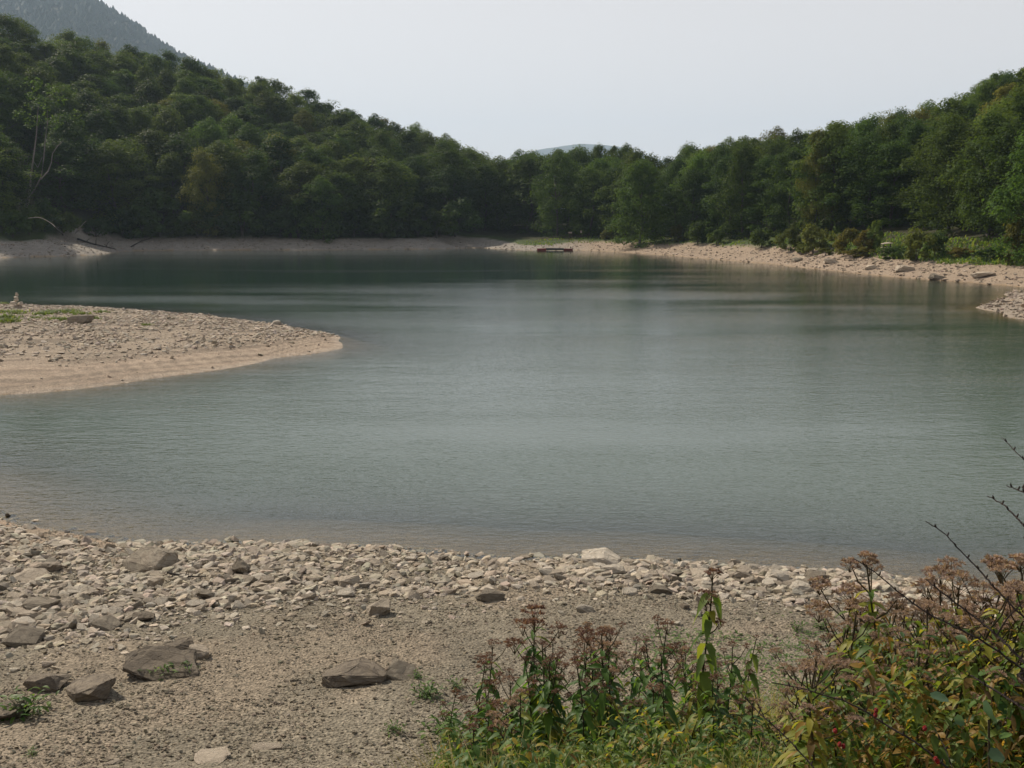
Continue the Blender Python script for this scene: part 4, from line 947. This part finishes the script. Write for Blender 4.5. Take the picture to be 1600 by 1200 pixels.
def herb(px, py, Y, kind, var, tone, label, group=None, hs_=1.0, rz=None):
    x, y, z = atY(px, py, Y); gz = tz(x, Y); H = z - gz
    if H < .25: return None
    sm_, fm, heads = HERBS[(kind, var)]; H0 = heads[0][0][2] + .03
    o = link("flowering_weed", None, loc=(x, Y, gz), label=label, cat="weed", group=group); o.rotation_euler = (0, 0, rz if rz is not None else px * .31); s = H / H0; xy = max(.85, min(1.1, s)); o.scale = (xy, xy, s)
    e0 = heads[0][0]; a0 = o.rotation_euler[2]; o.location.x -= (e0[0] * math.cos(a0) - e0[1] * math.sin(a0)) * xy; o.location.y -= (e0[0] * math.sin(a0) + e0[1] * math.cos(a0)) * xy
    o.location.z = tz(o.location.x, o.location.y); o.scale[2] = s = (z - o.location.z) / H0
    link("stem", sm_, o); link("foliage", fm, o)
    for q, (e, r_) in enumerate(heads):
        h = link("flower_head", HEADS[tone][(q + var) % 4], o, None, tuple(e)); r2 = r_ * hs_ * .95; h.scale = (r2, r2, r2 * xy / s); h.rotation_euler = (0.15 * math.sin(q * 3), .15 * math.cos(q), q)
    return o
for a in [
 (835, 948, 5.4, 'green', 0, 'dark', "tall dark-stemmed weed left of the others with a broad maroon flower head", 1.5),
 (918, 985, 5.2, 'green', 1, 'dark', "dense dark green weed just right of the tall dark-stemmed one", 1.35),
 (1114, 886, 5.0, 'slim', 0, 'dark', "tallest slim lone stem with drooping leaves and one brown head against the water", 1.0),
 (1042, 972, 5.6, 'green', 2, 'dark', "weed with a flat red-brown head left of the tallest slim stem", 1.0),
 (770, 1000, 6.3, 'green', 3, 'dark', "weed with twin small maroon heads at the left side of the patch", .8),
 (757, 1035, 6.0, 'green', 2, 'dark', "shorter weed with an orange-brown head at the left side of the patch", 1.1),
 (712, 1078, 6.6, 'green', 1, 'dark', "lowest leftmost flowering weed over the gravel", .9),
 (792, 1102, 5.0, 'green', 3, 'pale', "low weed with a faded mauve head and orange leaves", 1.0),
 (1355, 862, 3.9, 'gold', 0, 'pale', "weed with pale pink fluffy heads rising highest left of the bare twigs", .85),
 (1330, 915, 4.1, 'gold', 1, 'pale', "weed with a broad grey-brown fluffy head below the highest pink one", 1.1),
 (1470, 888, 3.9, 'gold', 2, 'pale', "weed with pink fluffy heads in the middle of the right patch against the water", 1.0),
 (1500, 900, 3.7, 'gold', 3, 'pale', "weed with small pink heads beside the curved bare twig", .9),
 (1565, 880, 3.6, 'gold', 1, 'pale', "weed with wide pink heads at the right edge", 1.1),
 (1596, 868, 3.5, 'gold', 0, 'pale', "weed with reddish heads cut by the right edge", .95),
 (1182, 990, 6.8, 'slim', 0, 'dark', "thin stem with a single tiny maroon head over bare gravel", .55),
 (1145, 1000, 5.6, 'green', 0, 'dark', "small weed with twin purple heads beside the tallest slim stem", .7),
]:
    herb(a[0], a[1], a[2], a[3], a[4], a[5], a[6], None, a[7])
g4 = random.Random(21)
EX = [690, 740, 800, 860, 930, 1000, 1060, 1120, 1180, 1240, 1300, 1350, 1420, 1500, 1600]
EYt = [1150, 1075, 1040, 1000, 985, 1005, 1015, 1045, 1075, 1035, 965, 925, 925, 910, 895]
cnt = 0
for k in range(150):
    px = 735 + (k * 0.618034 % 1) * 900 if k % 5 else 1260 + (k * .37 % 1) * 380
    top = float(np.interp(px, EX, EYt)); py = top + 6 + g4.random() ** 1.3 * (150 if px > 1250 else 120)
    rightm = px > 1240; Y = g4.uniform(3.0, 4.6) if rightm else g4.uniform(4.6, 6.4)
    if 1150 < px < 1250 and py < 1090: continue
    if 780 < px < 1110: py -= 18
    kind = 'gold' if (rightm and g4.random() < .85) or g4.random() < .12 else 'green'; tone = 'pale' if rightm or g4.random() < .3 else 'dark'
    lvl = "reaching the top" if py < top + 30 else "halfway up" if py < top + 75 else "low"
    plc = ("at the left end" if px < 770 else "left of the tall dark-stemmed weed" if px < 820 else "around the tall dark-stemmed weed" if px < 880 else "right of the dense dark weed" if px < 1000 else "left of the tallest slim stem" if px < 1110 else "right of the tallest slim stem" if px < 1200
           else "on the golden patch's left flank" if px < 1290 else "left of the highest pink head" if px < 1340 else "under the highest pink head" if px < 1430 else "behind the forked twig" if px < 1480 else "right of the forked twig" if px < 1530 else "at the right edge")
    lk = ("golden weed" if kind == 'gold' else "green weed") + (" with pinkish heads" if tone == 'pale' else " with maroon heads")
    lab = lk + ", " + lvl + ", " + plc; grp = "weeds: " + lab
    if herb(px, py, Y, kind, g4.randrange(4), tone, lab, grp, g4.uniform(.38, .68) if rightm else g4.uniform(.45, .85)): cnt += 1
# tangled undergrowth between the stems
n6 = 120000; Yu = 2.9 + 6.6 * rng.random(n6) ** 1.25; pl = rng.uniform(690, 1680, n6); Xu = (pl - 800) / 1600 * Yu * 1.15
edge_l = np.interp(Yu, [2, 6, 8, 9.4], [-.55, -.5, -.1, 1.6]) + 0.5 * (fbm(Yu * 3, Yu, 1.0, 2) - .5)
kk = Xu > edge_l; Xu, Yu, pl = Xu[kk], Yu[kk], pl[kk]; hz = np.interp(Xu / Yu, [-.1, .0, .15, .28, .36, .6], [.50, .80, .78, .55, 1.0, 1.2]) * sstep(9.6, 7.0, Yu) * (0.15 + 1.55 * fbm(Xu, Yu, 1.7, 5))
Zu = terrain(Xu, Yu) + hz * rng.random(len(Xu)) ** .8
n6 = len(Xu); th = rng.uniform(0, 6.28, n6); el = rng.uniform(-.5, .8, n6); D = np.stack([np.cos(th) * np.cos(el), np.sin(th) * np.cos(el), np.sin(el)], 1)
Lu = rng.uniform(.02, .075, n6) * np.where(Yu < 4.2, .75, 1); Vv, F = leaves_np(np.stack([Xu, Yu, Zu], 1), D, np.tile([0, .02, 1.0], (n6, 1)) + rng.normal(0, .35, (n6, 3)), Lu, Lu * rng.uniform(.18, .5, n6), rng.uniform(.1, 1.1, n6), rng)
u = rng.random((n6, 1)); wr_ = sstep(.24, .40, Xu / Yu) * .34 + .10 + .3 * (fbm(Xu, Yu, 1.5, 55) - .5); sel = rng.random(n6); cl = (np.array([.035, .085, .018]) * (1 - u) + np.array([.14, .19, .035]) * u) * (0.6 + 0.8 * fbm(Xu * 1.1, Yu * 1.3 + Zu, 2.4, 15))[:, None]
ca = np.array(RUST[0]) * (1 - u) + np.array(RUST[1]) * u; cl = np.where((sel < wr_)[:, None], ca, cl); cl = np.where(((sel > .92) & (Xu / Yu < .33))[:, None], np.array([.16, .15, .03]) * (1 - u) + np.array([.34, .27, .05]) * u, cl)
link("undergrowth", np_mesh("undergrowth", Vv, F, True, cols=np.repeat(cl, 15, 0)), None, M_herb, kind='stuff', label="tangled green and rusty undergrowth covering the bank", cat="undergrowth")
# dry blades among it
kb = rng.random(n6) < .30; Pb = np.stack([Xu[kb], Yu[kb], terrain(Xu[kb], Yu[kb])], 1)
link("dry_grass", blade_mesh("dry_grass", Pb, 0.62, 0.003, rng, (0.16, 0.19, 0.05), (0.50, 0.38, 0.17), 0.7), None, M_herb, kind='stuff', label="dry and green grass blades among the weeds", cat="grass")
# low ground cover creeping onto the gravel
n7 = 15000; Xc = rng.uniform(-.2, 6.5, n7); Yc = rng.uniform(7.5, 14, n7); px_, py_, _f = project(Xc, Yc, terrain(Xc, Yc))
den = sstep(1150, 1010, 0 * px_ + py_ * 0 + np.abs(px_ - 1180) * 1.0 + 900) * 0 + sstep(0.50, 0.60, fbm(Xc, Yc * .8, 1.1, 33)) * sstep(985, 1060, py_) * sstep(930, 1050, px_)
den = den + 1.2 * sstep(.55, .62, fbm(Xc, Yc * 2.5, .9, 38)) * sstep(960, 990, py_) * sstep(985, 1080, px_) * sstep(1330, 1290, px_)
kk = rng.random(n7) < den; Xc, Yc = Xc[kk], Yc[kk]; n7 = len(Xc); th = rng.uniform(0, 6.28, n7); D = np.stack([np.cos(th), np.sin(th), rng.uniform(0, .7, n7)], 1); Lc = rng.uniform(.03, .08, n7)
Vv, F = leaves_np(np.stack([Xc, Yc, terrain(Xc, Yc) + rng.uniform(0, .07, n7)], 1), D, np.tile([0, .02, 1.0], (n7, 1)), Lc, Lc * .4, rng.uniform(0, .4, n7), rng)
u = rng.random((n7, 1)); link("ground_cover", np_mesh("ground_cover", Vv, F, True, cols=np.repeat(np.array([.06, .13, .035]) * (1 - u) + np.array([.13, .20, .06]) * u, 15, 0)), None, M_herb, kind='stuff', label="low green creeping plants on the gravel by the weeds", cat="ground cover")
# small weeds on the gravel
def rosette(seed, n=60, r=.16, h=.12):
    g = np.random.default_rng(seed); P = np.zeros((n, 3)); P[:, :2] = g.normal(0, r * .45, (n, 2)); P[:, 2] = g.uniform(0, h, n); th = g.uniform(0, 6.28, n)
    D = np.stack([np.cos(th), np.sin(th), g.uniform(.1, 1.2, n)], 1); D /= np.linalg.norm(D, axis=1)[:, None]; L = g.uniform(.04, .09, n)
    Vv, F = leaves_np(P, D, np.tile([0, .02, 1.0], (n, 1)), L, L * .35, g.uniform(.1, .6, n), g); u = g.random((n, 1))
    st = merge([tube([(0, 0, -.02), p_ * .5 + np.array([0, 0, .01]), p_ + d_ * .004], [.0016, .0014, .0012], 4) for p_, d_ in zip(P, D)])
    cc = np.concatenate([np.repeat(np.array([.045, .10, .02]) * (1 - u) + np.array([.12, .19, .04]) * u, 15, 0), np.tile([.06, .10, .03], (len(st[0]), 1))])
    me = np_mesh("weed_leaves", np.concatenate([Vv, st[0]]), np.concatenate([F, st[1] + len(Vv)]), True, cols=cc); me.materials.append(M_herb); return me
ROS = [rosette(810), rosette(811, 45), rosette(812, 80)]
for px, py, s, k, lab in [(38, 1118, 1.7, 2, "bushy green weed growing beside the dark rock at the left edge"), (252, 1058, 1.1, 0, "green weed at the foot of the jagged slab"), (292, 1052, .8, 1, "tiny weed at the right end of the jagged slab"),
        (668, 1090, 1.1, 2, "green weed on the gravel left of the flowering patch"), (712, 1076, .7, 0, "small weed between the gravel weed and the patch"), (616, 1145, .8, 1, "sparse weed on open gravel below the tan pointed stone"),
        (652, 1060, .6, 0, "tiny weed right of the tan pointed stone"), (700, 1150, 1.5, 2, "feathery green weed at the lower left of the patch"), (1245, 985, .9, 1, "flat weed on the gravel nearest the water at right"), (1285, 984, .9, 0, "flat weed right beside the pale stones and the right patch"),
        (740, 1190, 1.7, 2, "green weed at the bottom of the patch near the gravel"), (50, 1180, .5, 1, "faint sprout at the bottom left of the gravel")]:
    x, y, z = ground_hit(px, py); o = link("small_weed", ROS[k], None, None, (x, y, z), label=lab, cat="weed"); o.scale = (s,) * 3; o.rotation_euler = (0, 0, px)

# bare arching twigs from the right
def twig(pts, Y0, r0, label, tail=None, hips=(), hipY=None, side=()):
    n = len(pts); P = [np.array(atY(px, py, Y0 - 0.25 * (k / (n - 1)))) for k, (px, py) in enumerate(pts)]
    e = P[-1]; d = P[-1] - P[-2]; gx_, gy_ = e[0] + 1.1, e[1] - .2; P += [e + d * 1.2, np.array([gx_, gy_, (tz(gx_, gy_) + e[2]) / 2 - .1]), np.array([gx_ + .25, gy_, tz(gx_ + .25, gy_) - .05])] if tail is None else tail
    C = catmull(np.array(P), 5); C = C + 0.0008 * np.random.default_rng(int(pts[0][0])).normal(size=C.shape); o_ = C[-1]
    t = link("bare_twig", None, loc=tuple(o_), label=label, cat="twig"); rr = np.linspace(r0 * .4, r0 * 1.1, len(C)); parts = [tube(C - o_, rr, 6)]
    for s in side:
        q = [np.array(atY(px, py, Y0 - .1)) - o_ for px, py in s]; parts.append(tube(catmull(np.array(q), 4), np.linspace(r0 * .3, r0 * .6, (len(q) - 1) * 4 + 1), 5))
    for k in range(3, len(C) - 10, 3):      # buds along the twig
        c = C[k] - o_; parts.append(tube([c, c + np.array([.003 * (-1) ** k, 0, .006]), c + np.array([.004 * (-1) ** k, 0, .011])], [.0022, .0024, .0005], 5))
    link("stem", np_mesh("stem", *merge(parts), True), t, M_twig)
    for (px, py) in hips:
        h = bpy.data.meshes.new("hip"); bm = bmesh.new(); bmesh.ops.create_uvsphere(bm, u_segments=12, v_segments=8, radius=.0052); bmesh.ops.scale(bm, vec=(1, 1, 1.35), verts=bm.verts); bm.to_mesh(h); bm.free()
        for p_ in h.polygons: p_.use_smooth = True
        p = np.array(atY(px, py, Y0 - .15)); link("rose_hip", h, t, M_hip, tuple(p - o_))
M_hip = plain_material("rose_hip_red", (0.42, 0.02, 0.02), (0.30, 0.015, 0.015), 30, 0.35)
twig([(1447, 815), (1475, 833), (1500, 860), (1530, 890), (1548, 912), (1580, 945), (1620, 985)], 2.7, .0032, "bare twig curving down from the water view to the right edge below the small tips")
twig([(1335, 873), (1365, 893), (1410, 930), (1450, 958), (1490, 978), (1540, 1005), (1600, 1047)], 2.6, .0034, "longest bare twig crossing the pink heads toward the right edge")
twig([(1447, 905), (1475, 928), (1520, 962), (1555, 990), (1580, 1015), (1615, 1050)], 2.5, .0042, "thicker forked dark twig right of the longest one", side=[[(1600, 940), (1575, 965), (1558, 992)]])
twig([(1543, 775), (1562, 785), (1580, 800), (1602, 824), (1630, 850)], 2.6, .0032, "short curved twig tip over the water at the right edge")
twig([(1572, 758), (1588, 765), (1604, 771), (1630, 785)], 2.6, .003, "tiny straight twig tip just above the curved one")
twig([(1565, 683), (1580, 698), (1604, 724), (1630, 752)], 3.0, .0022, "faint highest twig tip at the right edge")
twig([(1205, 1066), (1260, 1078), (1330, 1100), (1380, 1130), (1430, 1160), (1480, 1200), (1520, 1240)], 2.5, .0036, "long arching briar stem with red hips low in the right patch", hips=[(1305, 1142), (1312, 1163), (1318, 1166), (1369, 1110), (1368, 1117)])
twig([(1155, 1080), (1180, 1108), (1210, 1135), (1245, 1170), (1280, 1210), (1310, 1250)], 2.6, .0028, "dark bare stem sloping to the bottom edge left of the briar")
twig([(1515, 1054), (1560, 1082), (1600, 1108), (1640, 1135)], 2.4, .005, "thick dark stem low at the right edge above the broad leaf", hips=[(1445, 1138), (1462, 1186), (1465, 1190)])
twig([(1460, 1140), (1475, 1165), (1488, 1200), (1500, 1240)], 2.4, .0022, "pale thin stem curving down near the broad round leaf")
# shoot with broad round leaves
lx_, ly_, lz_ = atY(1545, 1125, 2.35); gz = tz(lx_, ly_); shoot = link("leafy_shoot", None, loc=(lx_ + .03, ly_, gz), label="young shoot with broad round bluish green leaves at lower right", cat="shoot")
tp_ = [(0, 0, -.05), (.0, .0, (lz_ - gz) * .5), (-.03, 0, lz_ - gz)]; link("stem", np_mesh("stem", *tube(catmull(np.array(tp_), 4), .003, 5), True), shoot, M_stem)
def round_leaf(w):
    Vv = [(0, 0, 0)]; F = []; m = 14
    for r_ in (.5, 1):
        for k in range(m):
            a = 2 * math.pi * k / m; rad_ = w / 2 * r_ * (1 + .06 * math.cos(7 * a) * (r_ > .9)) * (1 - .12 * math.cos(a)); Vv.append((rad_ * math.cos(a) * 1.15, rad_ * math.sin(a), .12 * w * r_ * r_ * abs(math.sin(a)) - .05 * w * r_ * r_))
    tri = [(0, 1 + k, 1 + (k + 1) % m) for k in range(m)]; quad = [(1 + k, 1 + m + k, 1 + m + (k + 1) % m, 1 + (k + 1) % m) for k in range(m)]
    return np_mesh("leaf", np.array(Vv), [np.array(tri), np.array(quad)], True, cols=np.tile([.07, .13, .075], (len(Vv), 1)))
RL = round_leaf(.056); RL.materials.append(M_herb)
for px, py, s, rot in [(1545, 1112, 1.0, (1.2, .3, 1.5)), (1500, 1126, .5, (.9, .2, .4)), (1540, 1152, .7, (.8, -.3, 2.0)), (1570, 1150, .5, (.9, .5, 2.8)), (1558, 1180, .7, (.6, 0, .5)), (1470, 1090, .7, (.2, .2, 0))]:
    p = atY(px, py, 2.33); o = link("leaf", RL, shoot, None, (p[0] - lx_ - .03, p[1] - ly_, p[2] - gz)); o.scale = (s,) * 3; o.rotation_euler = rot

# ------------------------------------------------------------------ haze
def haze():
    m, nt = new_mat("haze_air"); N = NT(nt); v = N.n("ShaderNodeVolumePrincipled"); v.inputs['Color'].default_value = (0.62, 0.79, 1.0, 1); v.inputs['Density'].default_value = 0.00012; v.inputs['Anisotropy'].default_value = 0.2
    o = N.n("ShaderNodeOutputMaterial"); N.l(v.outputs[0], o.inputs['Volume'])
    Vv, F = box(0, 4300, 420, 14000, 9400, 860); link("haze", np_mesh("haze", Vv, F, False), None, m, kind='stuff', label="pale bluish summer haze in the air", cat="haze")
haze()
